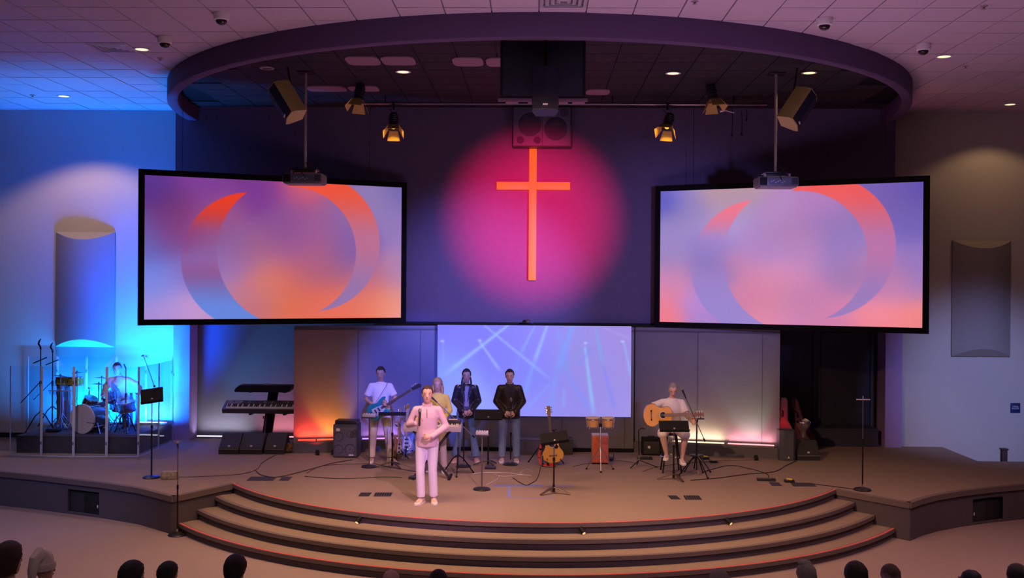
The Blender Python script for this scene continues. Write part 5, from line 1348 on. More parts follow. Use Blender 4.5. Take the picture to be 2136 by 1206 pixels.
# keyboard in the middle, on an X stand
def keyboard(loc, rz, L, W, label, body, n_white=36, hgt=.09, tilt=8):
    t = thing('keyboard', label, 'keyboard', loc, rot=(rad(tilt), 0, rz))
    MB().box((0, 0, 0), (L, W, hgt), bev=.01).build('case', body, t)
    MB().box((0, W * .22, hgt / 2 + .004), (L * .94, W * .42, .008), bev=.002).build('control_panel', mat('panel_taupe', (.22, .19, .17), .5), t)
    for k in range(8): MB().box((-L * .38 + k * L * .1, W * .25, hgt / 2 + .012), (.035, .03, .01), bev=.002).build('button_block', M_IVORY if k % 3 else M_SATIN, t, smooth=False)
    kw = (L * .90) / n_white
    me = MB().box((0, 0, 0), (kw * .94, W * .44, .018)).build('white_key', M_IVORY, t, smooth=False)
    me.location = (-L * .45 + kw / 2, -W * .25, hgt / 2 + .010)
    bk = MB().box((0, 0, 0), (kw * .5, W * .27, .018)).build('black_key', M_BLACK, t, smooth=False)
    first = True
    for k in range(n_white):
        if k:
            c_ = me.copy(); COL.objects.link(c_); c_.location = (-L * .45 + kw * (k + .5), -W * .25, hgt / 2 + .010)
        if k % 7 in (0, 1, 3, 4, 5) and k < n_white - 1:
            q = bk if first else bk.copy()
            if not first: COL.objects.link(q)
            first = False
            q.location = (-L * .45 + kw * (k + 1), -W * .17, hgt / 2 + .024)
    return t
Yk = 17.65
a, b = PY(842, 893, Yk), PY(963, 893, Yk)
kb_c = Vector(((a.x + b.x) / 2, Yk, PY(900, 891, Yk).z))
keyboard(kb_c, 0.02, b.x - a.x, .30, 'pale keyboard behind the man in pink, played by the woman in yellow', mat('keys_grey', (.40, .36, .42), .5), 32)
t = thing('keyboard_stand', 'black crossed keyboard stand behind the man in pink', 'stand', (kb_c.x, Yk, S))
hk_ = kb_c.z - .05 - S
for y in (-.10, .10):
    MB().box((0, 0, 0), (.045, .03, math.hypot(.62, hk_)), M=Matrix.Translation((0, y, hk_ / 2)) @ Matrix.Rotation(math.atan2(.62 * (1 if y > 0 else -1), hk_), 4, 'Y'), bev=.006).build('cross_leg', M_SATIN, t)
for s_ in (-1, 1): MB().box((s_ * .30, 0, .015), (.05, .48, .03), bev=.01).box((s_ * .30, 0, hk_ - .012), (.04, .34, .022), bev=.004).build('foot_bar', M_BLACK, t)
MB().cyl((0, -.13, hk_ / 2), (0, .13, hk_ / 2), .02, 10).build('pivot', M_CHROME, t)
c = PY(945, 882, Yk + .02)
t = thing('sound_module', 'small black box standing on the right end of the middle keyboard', 'box', (c.x, Yk + .06, kb_c.z + .09)); MB().box((0, 0, 0), (.26, .14, .07), bev=.01).build('case', M_SATIN, t); MB().box((0, -.03, .04), (.15, .05, .012), bev=.003).build('paper', M_IVORY, t)

# keyboard column at the left alcove
Y2 = 21.2
p = PY(552, 945, Y2); kx = p.x
t = thing('keyboard_stand', 'black slanted single column keyboard stand in the left alcove', 'stand', (kx, Y2, S))
H1 = PY(560, 858, Y2).z - S; H2 = PY(570, 815, Y2).z - S
MB().box((0, 0, 0), (.19, .10, H2 * 1.02), M=Matrix.Translation((.10, 0, H2 / 2)) @ Matrix.Rotation(rad(8), 4, 'Y'), bev=.012).build('column', M_BLACK, t)
MB().box((.08 - .115 + .02, -.055, H1 * .48), (.03, .01, H1 * .8), M=Matrix.Rotation(rad(6), 4, 'Y')).build('column_trim', mat('trim_grey', (.16, .15, .16), .4), t)
MB().box((-.012, -.06, H1 * .82), (.035, .01, .06), bev=.003).build('red_badge', mat('badge_red', (.6, .10, .06), .5), t)
MB().box((0, 0, .02), (.75, .5, .04), bev=.01).build('base_plate', M_BLACK, t)
for z, n_ in ((H1 - .03, 'support_arm'), (H2 - .0, 'support_arm')):
    for s_ in (-.38, .38): MB().box((s_ * .9 + .12, -.14, z), (.05, .34, .03), bev=.008).build(n_, M_BLACK, t)
    MB().box((.12, .0, z), (.8, .05, .04), bev=.008).build('cross_bar', M_BLACK, t)
a, b = PY(468, 846, Y2 - .2), PY(628, 846, Y2 - .2)
keyboard(((a.x + b.x) / 2, Y2 - .2, PY(540, 850, Y2 - .2).z + .01), 0.0, b.x - a.x, .36, 'long keyboard with white keys on the column stand in the left alcove', mat('keys_dark', (.09, .085, .095), .5), 44, .10, 24)
a, b = PY(493, 812, Y2 - .1), PY(611, 812, Y2 - .1)
L = b.x - a.x
t = thing('keyboard_cover', 'black fabric covered keyboard on the upper tier of the column stand', 'keyboard', ((a.x + b.x) / 2, Y2 - .1, PY(550, 809, Y2 - .1).z))
MB().prism([(-L / 2, -.05), (-L / 2 + .02, -.075), (L / 2 - .08, -.075), (L / 2 - .03, -.04), (L / 2, .04), (L / 2 - .02, .06), (-L / 2 + .10, .06), (-L / 2 + .03, .0)], -.16, .16).build('cover', mat('cover_black', (.010, .010, .012), .9, bump=(12, .5)), t, angle=50)
MB().ell((.05, 0, .065), (.09, .06, .03), 12, 6).build('folded_cloth', mat('cloth_grey', (.2, .2, .22), .9), t)

# floor monitors
def wedge(loc, rz, w, d, h, label, badge=True):
    t = thing('floor_monitor', label, 'loudspeaker', loc, rz)
    MB().prism([(-d / 2, 0), (d / 2, 0), (d / 2 * .75, h), (d / 2 * .25, h), (-d / 2, h * .28)], -w / 2, w / 2, axis='x').build('cabinet', M_CAB, t, angle=20)
    y0, z0, y1, z1 = -d / 2, h * .28, d / 2 * .25, h
    n = Vector((0, -(z1 - z0), (y1 - y0))).normalized() * .006; k = w / 2 * .94
    q = [Vector((x, y0 + (y1 - y0) * f, z0 + (z1 - z0) * f)) + n for x, f in ((-k, .04), (k, .04), (k, .96), (-k, .96))]
    MB().add([tuple(v) for v in q] + [tuple(v - n) for v in q], [(0, 1, 2, 3), (7, 6, 5, 4), (0, 4, 5, 1), (1, 5, 6, 2), (2, 6, 7, 3), (3, 7, 4, 0)]).build('grille', mat('monitor_grille', (.035, .033, .035), .6, noise=(200, .4), bump=(300, .4)), t, smooth=False)
    MB().box((0, -d / 2 - .004, h * .27), (w * .98, .012, .018)).build('edge_trim', mat('trim_tan', (.16, .13, .11), .5), t, smooth=False)
    if badge:
        m_ = q[0].lerp(q[1], .5).lerp(q[3].lerp(q[2], .5), .12)
        MB().box(m_ + n, (.045, .006, .045), bev=.002).build('badge', mat('badge_white', (.6, .62, .66), .4), t)
    return t
for x0, x1, y, lab in ((454, 499, 948, 'leftmost of the three black floor monitors in the left alcove'), (498, 548, 948, 'middle one of the three black floor monitors in the left alcove'), (550, 594, 948, 'rightmost of the three black floor monitors in the left alcove')):
    a, b = PZ(x0, y), PZ(x1, y); wedge(((a.x + b.x) / 2, a.y + .24, S), 0, b.x - a.x - .02, .46, .36, lab)
a, b = PZ(1664, 961), PZ(1712, 962); wedge(((a.x + b.x) / 2, a.y + .24, S), 0, b.x - a.x, .46, .34, 'black floor monitor behind the right end of the panel wall')
a, b = PZ(1628, 962), PZ(1662, 962)
t = thing('floor_speaker', 'upright dark grey loudspeaker behind the right end of the panel wall', 'loudspeaker', ((a.x + b.x) / 2, a.y + .18, S))
W = b.x - a.x; MB().prism([(-W / 2, .16), (W / 2, .16), (W / 2, -.08), (W * .3, -.165), (-W * .3, -.165), (-W / 2, -.08)], 0, .56, axis='z').build('cabinet', mat('cab_bluegrey', (.07, .075, .10), .6, bump=(150, .2)), t)
MB().prism([(-W * .46, -.10), (-W * .29, -.172), (W * .29, -.172), (W * .46, -.10), (W * .46, -.09), (-W * .46, -.09)], .03, .53, axis='z').build('grille', mat('grille_bluegrey', (.09, .095, .12), .6, bump=(300, .4)), t)
MB().prism([(-.02, .05), (.02, .05), (0, .09)], -.18, -.172).build('badge', M_WHITE, t)
# bass cabinet with an amplifier head
a, b = PZ(695, 955), PZ(748, 953); W = b.x - a.x
t = thing('bass_amplifier', 'grey bass loudspeaker cabinet with four round cones against the panel wall', 'amplifier', ((a.x + b.x) / 2, a.y + .19, S), -.04)
MB().box((0, 0, .315), (W, .38, .61), bev=.012).build('cabinet', mat('bass_cab', (.06, .065, .085), .6, bump=(120, .2)), t)
MB().box((0, -.192, .30), (W * .90, .01, .54), bev=.004).build('grille', mat('bass_grille', (.10, .10, .15), .6, noise=(150, .4)), t)
for x, z, r in ((-.12, .40, .085), (.10, .44, .065), (-.12, .16, .085), (.10, .16, .10)):
    Mr = Matrix.Translation((x, -.197, z)) @ Matrix.Rotation(PI / 2, 4, 'X')
    MB().lathe([(r, -.004), (r * 1.05, .002), (r, .006), (r * .85, -.002), (r * .3, -.006), (0, .004)], n=22, M=Mr).build('woofer', mat('woofer_blue', (.035, .04, .09), .6), t)
MB().box((-.13, -.203, .525), (.07, .006, .05), bev=.002).build('badge', mat('badge_bright', (.8, .8, .85), .4), t)
MB().box((.12, -.203, .055), (.09, .006, .022), bev=.002).build('badge', mat('badge_bright'), t)
MB().box((0, .02, .655), (W * .92, .30, .07), bev=.01).build('amplifier_head', M_SATIN, t)
for k in range(5): MB().cyl((-.16 + .08 * k, -.13, .655), (-.16 + .08 * k, -.145, .655), .013, 8).build('knob', M_SATIN, t)
# small amplifier behind the stool
c = PZ(1360, 952)
t = thing('small_amplifier', 'small black amplifier on the floor behind the seated guitarist', 'amplifier', (c.x, c.y + .2, S)); MB().box((0, 0, .17), (.36, .24, .33), bev=.015).build('cabinet', M_BLACK, t); MB().box((0, -.122, .15), (.30, .008, .24), bev=.004).build('grille', mat('monitor_grille'), t); MB().box((-.05, -.13, .16), (.05, .006, .05), bev=.002).build('badge', M_WHITE, t); MB().tube([(-.08, 0, .33), (-.06, 0, .36), (.06, 0, .36), (.08, 0, .33)], .01, 6).build('carry_handle', M_SATIN, t)
# empty low stand left of the stool
c = PZ(1333, 975)
t = thing('guitar_stand', 'empty black guitar stand left of the stool', 'stand', c)
MB().tube([(0, 0, .16), (-.01, .02, .66), (.04, .02, .70), (.10, .0, .69)], .010, 7).build('post', M_BLACKM, t)
MB().cyl((0, 0, .12), (0, 0, .22), .014, 8).build('collar', M_CHROME, t)
for q in ((-.17, -.17, .012), (.33, -.06, .012), (-.02, .20, .012)): MB().cyl((0, 0, .13), q, .010, 7).build('leg', M_BLACKM, t)
MB().tube([(.0, -.02, .34), (.02, -.08, .34), (.16, -.08, .35)], .008, 6).build('arm', M_BLACKM, t)
# small side table with a mixer near the boom stand
c = PZ(1452, 985)
t = thing('shelf_stand', 'low black shelf clamped on a tripod right of the seated guitarist', 'stand', (c.x + .02, c.y + .10, S))
tripod(t, .26, .30, ang=-30); MB().cyl((0, 0, .2), (0, 0, .92), .013, 8).build('pole', M_BLACKM, t); MB().box((0, 0, .93), (.24, .18, .02), bev=.004).build('shelf', M_SATIN, t); MB().box((-.02, 0, .955), (.12, .09, .03), bev=.005).build('tuner', mat('pedal_grey'), t)
MB().lathe([(0, 0), (.13, 0), (.12, .02), (0, .02)], (0, 0, .27), 20).build('round_plate', M_SATIN, t)
# gig bags and the silver drum behind the panel wall
def gig_bag(p, rot, label, m, m2):
    t = thing('gig_bag', label, 'bag', p, rot=rot)
    out = [(-.20, .0), (-.23, .08), (-.22, .24), (-.16, .36), (-.17, .46), (-.13, .54), (-.085, .62), (-.075, .98), (-.05, 1.06), (.05, 1.06), (.075, .98), (.085, .62), (.13, .54), (.17, .46), (.16, .36), (.22, .24), (.23, .08), (.20, .0)]
    mb = MB().prism(out, -.07, .07); o = mb.build('bag_body', m, t, angle=40); bv = o.modifiers.new('b', 'BEVEL'); bv.width = .03; bv.segments = 3; bv.limit_method = 'ANGLE'
    MB().tube([(x * 1.0, -.072, z) for x, z in out], .006, 5).build('zip', m2, t)
    MB().tube([(-.03, -.08, .80), (-.03, -.13, .78), (-.03, -.13, .70), (-.03, -.08, .68)], .012, 6).build('carry_handle', m2, t)
    MB().prism([(-.12, .06), (.12, .06), (.12, .30), (-.12, .30)], -.095, -.07).build('pocket', m, t, angle=40)
c = PZ(1640, 950)
gig_bag((c.x, 20.72, S + .02), (rad(-6), rad(2), 0), 'pale guitar bag standing behind the right panel end, lit red', mat('bag_pale', (.55, .42, .44), .8, bump=(10, .4)), M_SATIN)
c = PY(1683, 930, 20.95)
gig_bag((c.x, 20.98, S + .02), (rad(-4), rad(-14), 0), 'dark guitar bag leaning left behind the silver drum', mat('bag_maroon', (.10, .03, .05), .8, bump=(10, .4)), M_BLACK)
c = PY(1675, 925, 20.35)
t = thing('goblet_drum', 'silver goblet drum resting on the right floor monitor', 'drum', (c.x, c.y, S + .345))
MB().lathe([(.0, 0), (.045, 0), (.04, .10), (.055, .15), (.12, .24), (.13, .31), (0, .31)], n=22).build('shell', mat('drum_silver', (.55, .50, .52), .3, metal=.8), t)
MB().lathe([(.12, .29), (.145, .295), (.145, .33), (.12, .335), (0, .328)], n=22).build('head_hoop', M_CHROME, t)
for k in range(6): A = 2 * PI * k / 6; MB().cyl((.14 * math.cos(A), .14 * math.sin(A), .30), (.10 * math.cos(A), .10 * math.sin(A), .22), .006, 6).build('tension_rod', M_CHROME, t)
MB().prism([(-.02, .335), (.11, .34), (.05, .38)], -.05, .05).build('folded_cloth', M_IVORY, t)
# low bench boxes against the centre wall
for x0, x1, y0, lab in ((1082, 1148, 916, 'low grey box against the centre wall left of the acoustic guitar'), (1150, 1195, 916, 'low dark box against the centre wall behind the acoustic guitar')):
    a, b = PY(x0, 950, 20.3), PY(x1, 950, 20.3)
    t = thing('storage_box', lab, 'box', ((a.x + b.x) / 2, 20.35, S)); H = PY(x0, y0, 20.3).z - S; W = b.x - a.x - .015
    mm = mat('box_grey' if x0 < 1100 else 'box_dark', (.17, .155, .18) if x0 < 1100 else (.07, .065, .07), .7)
    MB().box((0, 0, H / 2), (W, .35, H), bev=.006).build('body', mm, t); MB().box((0, 0, H + .006), (W + .008, .36, .014), bev=.003).build('lid', mm, t)
# patterned block and gold clamp lamp
c = PZ(350, 1001)
t = thing('patterned_cushion', 'small beige patterned block on the stage beside the round stand base', 'block', (c.x, c.y + .08, S), .1)
MB().box((0, 0, .065), (.26, .16, .13), bev=.03).build('block', mat('camouflage', (.33, .26, .18), .9, noise=(22, .75), bump=(30, .4)), t)
c = PZ(598, 945)
t = thing('floor_lamp_can', 'small gold coloured floor lamp can beside the monitors', 'stage light', (c.x, c.y, S))
MB().lathe([(.0, 0), (.05, 0), (.065, .10), (.07, .13), (.05, .135), (0, .12)], n=16, M=Matrix.Translation((0, 0, .05)) @ Matrix.Rotation(rad(35), 4, 'Y')).build('can', mat('gold_can', (.45, .32, .12), .3, metal=.8), t)
MB().tube([(-.06, 0, .09), (-.06, 0, .01), (.10, 0, .01), (.10, 0, .09)], .009, 6).build('yoke', M_BLACKM, t)
MB().ell((-.12, .02, .03), (.06, .05, .03), 10, 6).build('base', M_BLACK, t)

# ------------------------------------------------------------------ drum riser, kit and acrylic shield
x0, x1 = -9.85, -7.52; y0, y1 = 19.74, 21.58
t = thing('drum_riser', 'low black skirted platform under the drum kit', 'platform', ((x0 + x1) / 2, (y0 + y1) / 2, S))
W, Dp = x1 - x0, y1 - y0
MB().box((0, 0, PLT - .02), (W, Dp, .04), bev=.004).build('deck', mat('riser_deck', (.05, .045, .05), .9, noise=(40, .3)), t)
mb = MB()
def skirt_path():
    P = []
    for (ax, ay), (bx, by) in (((-W / 2, Dp / 2), (-W / 2, -Dp / 2)), ((-W / 2, -Dp / 2), (W / 2, -Dp / 2)), ((W / 2, -Dp / 2), (W / 2, Dp / 2))):
        n = 40
        for i in range(n):
            f = i / n; P.append((ax + (bx - ax) * f, ay + (by - ay) * f))
    return P
P_ = skirt_path(); rg = []
for i, (x, y) in enumerate(P_):
    wv = .008 * math.sin(i * 1.9) + .004 * math.sin(i * .7)
    rg.append([(x + wv, y + wv, 0.0), (x * 1.002, y * 1.002, PLT - .035)])
vs = [p for r in rg for p in r]
MB().add(vs, [(2 * i, 2 * i + 2, 2 * i + 3, 2 * i + 1) for i in range(len(rg) - 1)]).build('skirt', mat('skirt_cloth', (.055, .048, .055), .95, noise=(20, .2)), t, angle=80)
MB().box((.1, -.05, PLT + .004), (W * .85, Dp * .8, .008)).build('rug', mat('drum_rug', (.045, .04, .042), .95, noise=(60, .3)), t, smooth=False)
ZD = S + PLT + .009
def drum_shell(mb, r, h, n=26): return mb.lathe([(r, 0), (r, h), (0, h)], n=n)
M_SHELL = mat('drum_shell_dark', (.05, .045, .06), .25, coat=.6, noise=(30, .4)); M_HEADW = mat('drum_head_white', (.70, .68, .72), .5)
def drum(t, r, h, M, lugs=6, material=None, hoop=True, hcol=None):
    MB().lathe([(r * .2, 0), (r, 0), (r, h), (r * .2, h)], n=26, M=M).build('shell', material or M_SHELL, t)
    MB().lathe([(0, h + .001), (r * .99, h + .001), (r * .99, h + .006), (0, h + .006)], n=26, M=M).build('drum_head', hcol or M_HEADW, t)
    for z in (0, h): MB().lathe([(r * .995, z - .012), (r * 1.035, z - .012), (r * 1.035, z + .014), (r * .995, z + .014)], n=26, M=M).build('hoop', M_CHROME if hoop else M_HEADW, t)
    for k in range(lugs):
        A = 2 * PI * k / lugs + .2
        MB().cyl((r * 1.02 * math.cos(A), r * 1.02 * math.sin(A), .01), (r * 1.02 * math.cos(A), r * 1.02 * math.sin(A), h - .01), .005, 6, M=M).box((r * 1.01 * math.cos(A), r * 1.01 * math.sin(A), h / 2), (.02, .02, min(.07, h * .5)), M=M).build('lug', M_CHROME, t)
# bass drum: axis turned towards the left of the hall
fc = PY(172, 879, 19.98); bc = PY(199, 876, 20.32)
ax = Vector((fc.x - bc.x, fc.y - bc.y, 0)); L = .40; ax.normalize()
Mb = ax.to_track_quat('Z', 'Y').to_matrix().to_4x4()
R_ = .272; cz = R_ * 1.05 + .002
t = thing('bass_drum', 'large bass drum with white front head, lying at the front of the drum platform', 'drum', (fc.x - ax.x * L, fc.y - ax.y * L, ZD + cz))
MB().lathe([(R_ * .2, 0), (R_, 0), (R_, L), (R_ * .2, L)], n=36, M=Mb).build('shell', M_SHELL, t)
hd_ = MB().lathe([(0, L + .002), (R_ * .985, L + .002), (R_ * .985, L + .008), (0, L + .008)], n=36, M=Mb).build('front_head', mat('kick_head', (.80, .77, .80), .5), t)
for z, m_ in ((0.0, M_HEADW), (L, mat('hoop_cream', (.62, .50, .42), .4))): MB().lathe([(R_ * .985, z - .02), (R_ * 1.045, z - .02), (R_ * 1.045, z + .02), (R_ * .985, z + .02)], n=36, M=Mb).build('hoop', m_, t)
sx = Vector((-ax.y, ax.x, 0))      # across the front head
if sx.x < 0: sx = -sx
hp = ax * (L + .010) + sx * .09 + Vector((0, 0, -.07))
Mh = Matrix.Translation(hp) @ Mb
MB().lathe([(0, 0), (.046, 0), (.046, .003), (0, .003)], n=20, M=Mh).build('port_hole', mat('port_teal', (.01, .10, .12), .5), hd_)
MB().lathe([(.044, 0), (.053, 0), (.053, .006), (.044, .006)], n=20, M=Mh).build('port_ring', mat('port_cyan', (.05, .45, .50), .4), hd_)
# round emblem lettering on the front head (illegible script in the photograph, drawn as a flourish)
fl = [(-.085, .12), (-.05, .15), (-.065, .105), (-.085, .10), (-.06, .085), (-.065, .06), (-.04, .10), (-.03, .09), (-.02, .10), (-.01, .09), (.0, .10), (.01, .09), (.025, .098)]
MB().tube([ax * (L + .010) + sx * (a_ - .0) + Vector((0, 0, b_)) for a_, b_ in fl], .0028, 4).build('emblem_script', M_SATIN, hd_)
for k in range(8):
    A = 2 * PI * k / 8 + .2; c_, s_ = math.cos(A) * R_, math.sin(A) * R_
    MB().cyl((c_ * 1.03, s_ * 1.03, .03), (c_ * 1.03, s_ * 1.03, L - .03), .006, 6, M=Mb).box((c_ * 1.01, s_ * 1.01, L * .3), (.022, .022, .06), M=Mb).box((c_ * 1.01, s_ * 1.01, L * .7), (.022, .022, .06), M=Mb).build('lug', M_CHROME, t)
for s_ in (-1, 1): MB().cyl(ax * L * .7 + sx * s_ * .25 + Vector((0, 0, -.08)), ax * L * .95 + sx * s_ * .40 + Vector((0, 0, -cz + .008)), .010, 7).build('spur_leg', M_CHROME, t)
MB().cyl(ax * (L + .02) + sx * .12 + Vector((0, 0, -.07)), ax * (L + .02) + sx * .30 + Vector((0, 0, -.07)), .006, 6).build('mic_arm', M_BLACKM, t)
def stand_tripod(t, H, r=.22, ang=0, double=True):
    MB().cyl((0, 0, .10), (0, 0, H), .011, 8).build('pole', M_CHROME, t)
    for a in range(3):
        A = rad(ang + 120 * a); l = MB().cyl((0, 0, .30), (r * math.cos(A), r * math.sin(A), .010), .008, 7).build('leg', M_CHROME, t)
        MB().cyl((0, 0, .12), (r * .6 * math.cos(A), r * .6 * math.sin(A), .12), .005, 6).build('brace', M_CHROME, l)
        MB().ell((r * math.cos(A), r * math.sin(A), .014), (.016, .016, .013), 8, 5).build('rubber_foot', M_BLACK, l)
def cymbal(px, py, Y, r, label, tilt=8, flat=True, m=None, base=None):
    c = PY(px, py, Y); H = c.z - ZD
    t = thing('cymbal_stand', label, 'cymbal', (c.x, c.y, ZD))
    stand_tripod(t, H + .02, ang=20)
    Mc = Matrix.Translation((0, 0, H)) @ Matrix.Rotation(rad(tilt), 4, 'Y') @ Matrix.Rotation(rad(-8), 4, 'X')
    MB().lathe([(0, .022), (r * .12, .018), (r * .18, .008), (r * .6, .0), (r, -.012), (r, -.014), (r * .6, -.003), (r * .15, .004), (0, .018)], n=28, M=Mc).build('cymbal', m or mat('cymbal_bronze', (.35, .32, .22), .3, metal=.9), t, angle=60)
    MB().lathe([(0, .02), (.014, .02), (.012, .035), (0, .045)], n=10, M=Mc).build('wing_nut', M_CHROME, t)
    MB().cyl((0, 0, H * .5), (0, 0, H * .5 + .05), .016, 8).build('height_clamp', M_CHROME, t)
    return t
M_PAD = mat('pad_black', (.015, .015, .018), .5)
cymbal(126, 784, 20.35, .14, 'dark flat cymbal pad at the left of the drum kit', 6, m=M_PAD)
cymbal(206, 801, 20.6, .13, 'dark flat cymbal above the middle of the drum kit', 3, m=M_PAD)
cymbal(161, 777, 20.75, .11, 'small dark cymbal above the yellow drums', -8, m=M_PAD)
cymbal(212, 788, 21.0, .17, 'pale thin cymbal beside the drummer head', 4)
cymbal(186, 812, 20.5, .11, 'small bright cymbal over the bass drum', -20)
cymbal(243, 808, 20.35, .14, 'tilted cymbal in front of the drummer', 50, m=mat('cymbal_blue', (.25, .35, .45), .3, metal=.8))
# yellow timbales on a tall stand
c = PY(136, 800, 20.7)
for x, w_, lab in ((130, .125, 'smaller yellow drum of the pair at the left of the kit'), (157, .15, 'larger yellow drum of the pair at the left of the kit')):
    c = PY(x, 803, 20.7)
    t = thing('timbale', lab, 'drum', (c.x, c.y, ZD))
    stand_tripod(t, c.z - ZD + .02, ang=50 if x < 140 else 10)
    drum(t, w_, .15, Matrix.Translation((0, 0, c.z - ZD)), 5, mat('timbale_yellow', (.42, .38, .03), .3, metal=.3), hcol=mat('hide_grey', (.3, .28, .25), .6))
# silver tall drums and toms
for x, y_, Y, r, h, lab in ((126, 897, 20.75, .075, .86, 'tall slim silver tube drum at the left of the kit'), (142, 897, 20.85, .07, .82, 'second tall silver tube drum at the left of the kit'), (279, 895, 20.75, .085, .62, 'tall slim silver tube drum at the right of the kit')):
    c = PY(x, y_, Y)
    t = thing('tube_drum', lab, 'drum', (c.x, Y, ZD)); 
    for a in range(3): MB().cyl((r * .8 * math.cos(a * 2.09), r * .8 * math.sin(a * 2.09), .12), (r * 1.6 * math.cos(a * 2.09), r * 1.6 * math.sin(a * 2.09), .008), .008, 6).build('leg', M_CHROME, t)
    drum(t, r, h, Matrix.Translation((0, 0, .08)), 5, mat('tube_silver', (.55, .55, .60), .25, metal=.9))
for x, y_, Y, r, h, tl, lab in ((185, 838, 20.30, .13, .16, 24, 'dark rack tom over the bass drum, left one'), (228, 826, 20.55, .12, .15, -16, 'dark rack tom near the drummer'), (266, 848, 20.35, .17, .17, -6, 'chrome hooped floor tom right of the bass drum'), (222, 845, 20.50, .15, .10, 5, 'shallow silver snare drum behind the bass drum')):
    c = PY(x, y_, Y); H = c.z - ZD - h / 2
    t = thing('tom_drum' if 'tom' in lab else 'snare_drum', lab, 'drum', (c.x, Y, ZD))
    stand_tripod(t, H + .02, r=.20, ang=35)
    drum(t, r, h, Matrix.Translation((0, 0, H)) @ Matrix.Rotation(rad(tl), 4, 'Y') @ Matrix.Rotation(rad(10), 4, 'X'), 7, M_SHELL if 'snare' not in lab else mat('tube_silver'))
# chime bar
a, b = PY(101, 815, 20.6), PY(149, 815, 20.6)
t = thing('chime_bar', 'horizontal bar chimes at the left of the drum kit', 'chimes', ((a.x + b.x) / 2, 20.6, ZD))
H = a.z - ZD; W = b.x - a.x
stand_tripod(t, H, ang=80); MB().box((0, 0, H), (W, .02, .02), bev=.003).build('bar', mat('bar_silver', (.6, .62, .65), .3, metal=.7), t)
for k in range(16): MB().cyl((-W / 2 + W * (k + .5) / 16, 0, H - .012), (-W / 2 + W * (k + .5) / 16, 0, H - .06 - .006 * k), .004, 5).build('chime', M_CHROME, t)
# microphones at the kit
for (x, yb_, Y, top, lab, bm) in ((84, 908, 20.0, 728, 'tall black tripod stand with clips at the left front of the drum kit', True), (109, 900, 20.9, 735, 'second tall stand with clip behind the left of the drum kit', True), (262, 905, 20.2, 770, 'chrome stand in front of the drummer', False)):
    c = PY(x, 900, Y); H = PY(x, top, Y).z - ZD
    t = thing('overhead_stand', lab, 'microphone stand', (c.x, Y, ZD))
    tripod(t, .30 if bm else .22, .42, ang=-65)
    MB().cyl((0, 0, .1), (0, 0, H * .6), .015, 8).build('lower_tube', M_BLACKM if bm else M_CHROME, t); MB().cyl((0, 0, H * .55), (0, 0, H), .010, 8).build('upper_tube', M_BLACKM if bm else M_CHROME, t)
    MB().cyl((0, 0, H * .55), (0, 0, H * .62), .022, 8).build('clutch', M_BLACK, t)
    if bm:
        MB().tube([(0, 0, H), (.0, -.02, H + .05), (-.03, -.03, H + .10), (-.01, -.03, H + .16), (.02, -.03, H + .20)], [.02, .016, .018, .016, .006], 8).build('clip', M_BLACK, t)
        MB().cyl((-.14, 0, H * .83), (.12, 0, H * .90), .012, 8).build('side_arm', M_BLACKM, t)
        MB().cyl((-.36, -.05, H * .36), (-.02, 0, H * .60), .009, 8).build('boom_arm', M_BLACKM, t)
    else: MB().cyl((0, 0, H), (-.02, -.05, H + .10), .014, 8).build('microphone', M_SATIN, t)
# clutter of pedals and cases under the kit
for x, Y, w_, lab in ((112, 20.2, .24, 'dark soft bag on the drum platform at left'), (208, 20.2, .14, 'dark pedal beside the bass drum'), (262, 20.75, .12, 'dark pedal under the floor tom')):
    c = PY(x, 905, Y)
    t = thing('pedal', lab, 'pedal', (c.x, Y, ZD)); MB().box((0, 0, .035), (w_, .2, .06), bev=.02).build('body', M_BLACK, t); MB().cyl((0, .05, .06), (0, .06, .16), .007, 6).build('beater', M_CHROME, t)
tb = thing('light_bar', 'long blue wash light bar at the rear edge of the drum platform', 'light bar', (-8.72, 21.28, ZD))
MB().box((0, -.03, .025), (2.15, .05, .05), bev=.006).build('housing', M_BLACK, tb)
# acrylic shield
M_ACR = clear_mat('acrylic'); M_EDGE = mat('acrylic_edge', (.55, .58, .72), .25, noise=(3, .05))
SH = 1.68
def shield(p, q, label, hinge=True, h=SH):
    p = Vector(p); q = Vector(q); d = q - p; L = d.length; rz = math.atan2(d.y, d.x)
    t = thing('acrylic_screen', label, 'acrylic panel', (p.x, p.y, S), rz, group='clear acrylic panels around the drum kit')
    MB().box((L / 2, 0, h / 2), (L - .012, .006, h)).build('sheet', M_ACR, t, smooth=False)
    for x in (.012, L - .012): MB().box((x, 0, h / 2), (.022, .012, h), bev=.002).build('edge_strip', M_EDGE, t)
    MB().box((L / 2, 0, .008), (L - .05, .012, .016)).build('bottom_edge', M_EDGE, t, smooth=False)
    for z in (.25, h - .3): MB().box((L - .004, -.008, z), (.03, .012, .06), bev=.003).build('hinge', mat('hinge_clear', (.12, .2, .22), .3), t)
fr = [PZ(20, 950), PZ(86, 952), PZ(153, 953.5), PZ(222, 953.5), PZ(289, 953), PZ(331, 937), PZ(361, 922)]
names = ['front clear acrylic panel at the far left of the drum platform', 'front clear acrylic panel before the tall tripod stand', 'front clear acrylic panel before the bass drum', 'front clear acrylic panel before the drummer', 'clear acrylic panel at the front right corner of the drum platform', 'rear right clear acrylic panel on the side of the drum platform']
for k in range(6): shield((fr[k].x, fr[k].y), (fr[k + 1].x, fr[k + 1].y), names[k])
bk_ = [PY(58, 760, 21.64), PY(120, 760, 21.64), PY(181, 760, 21.64), PY(243, 760, 21.64), PY(305, 760, 21.64), PY(359, 760, 21.64)]
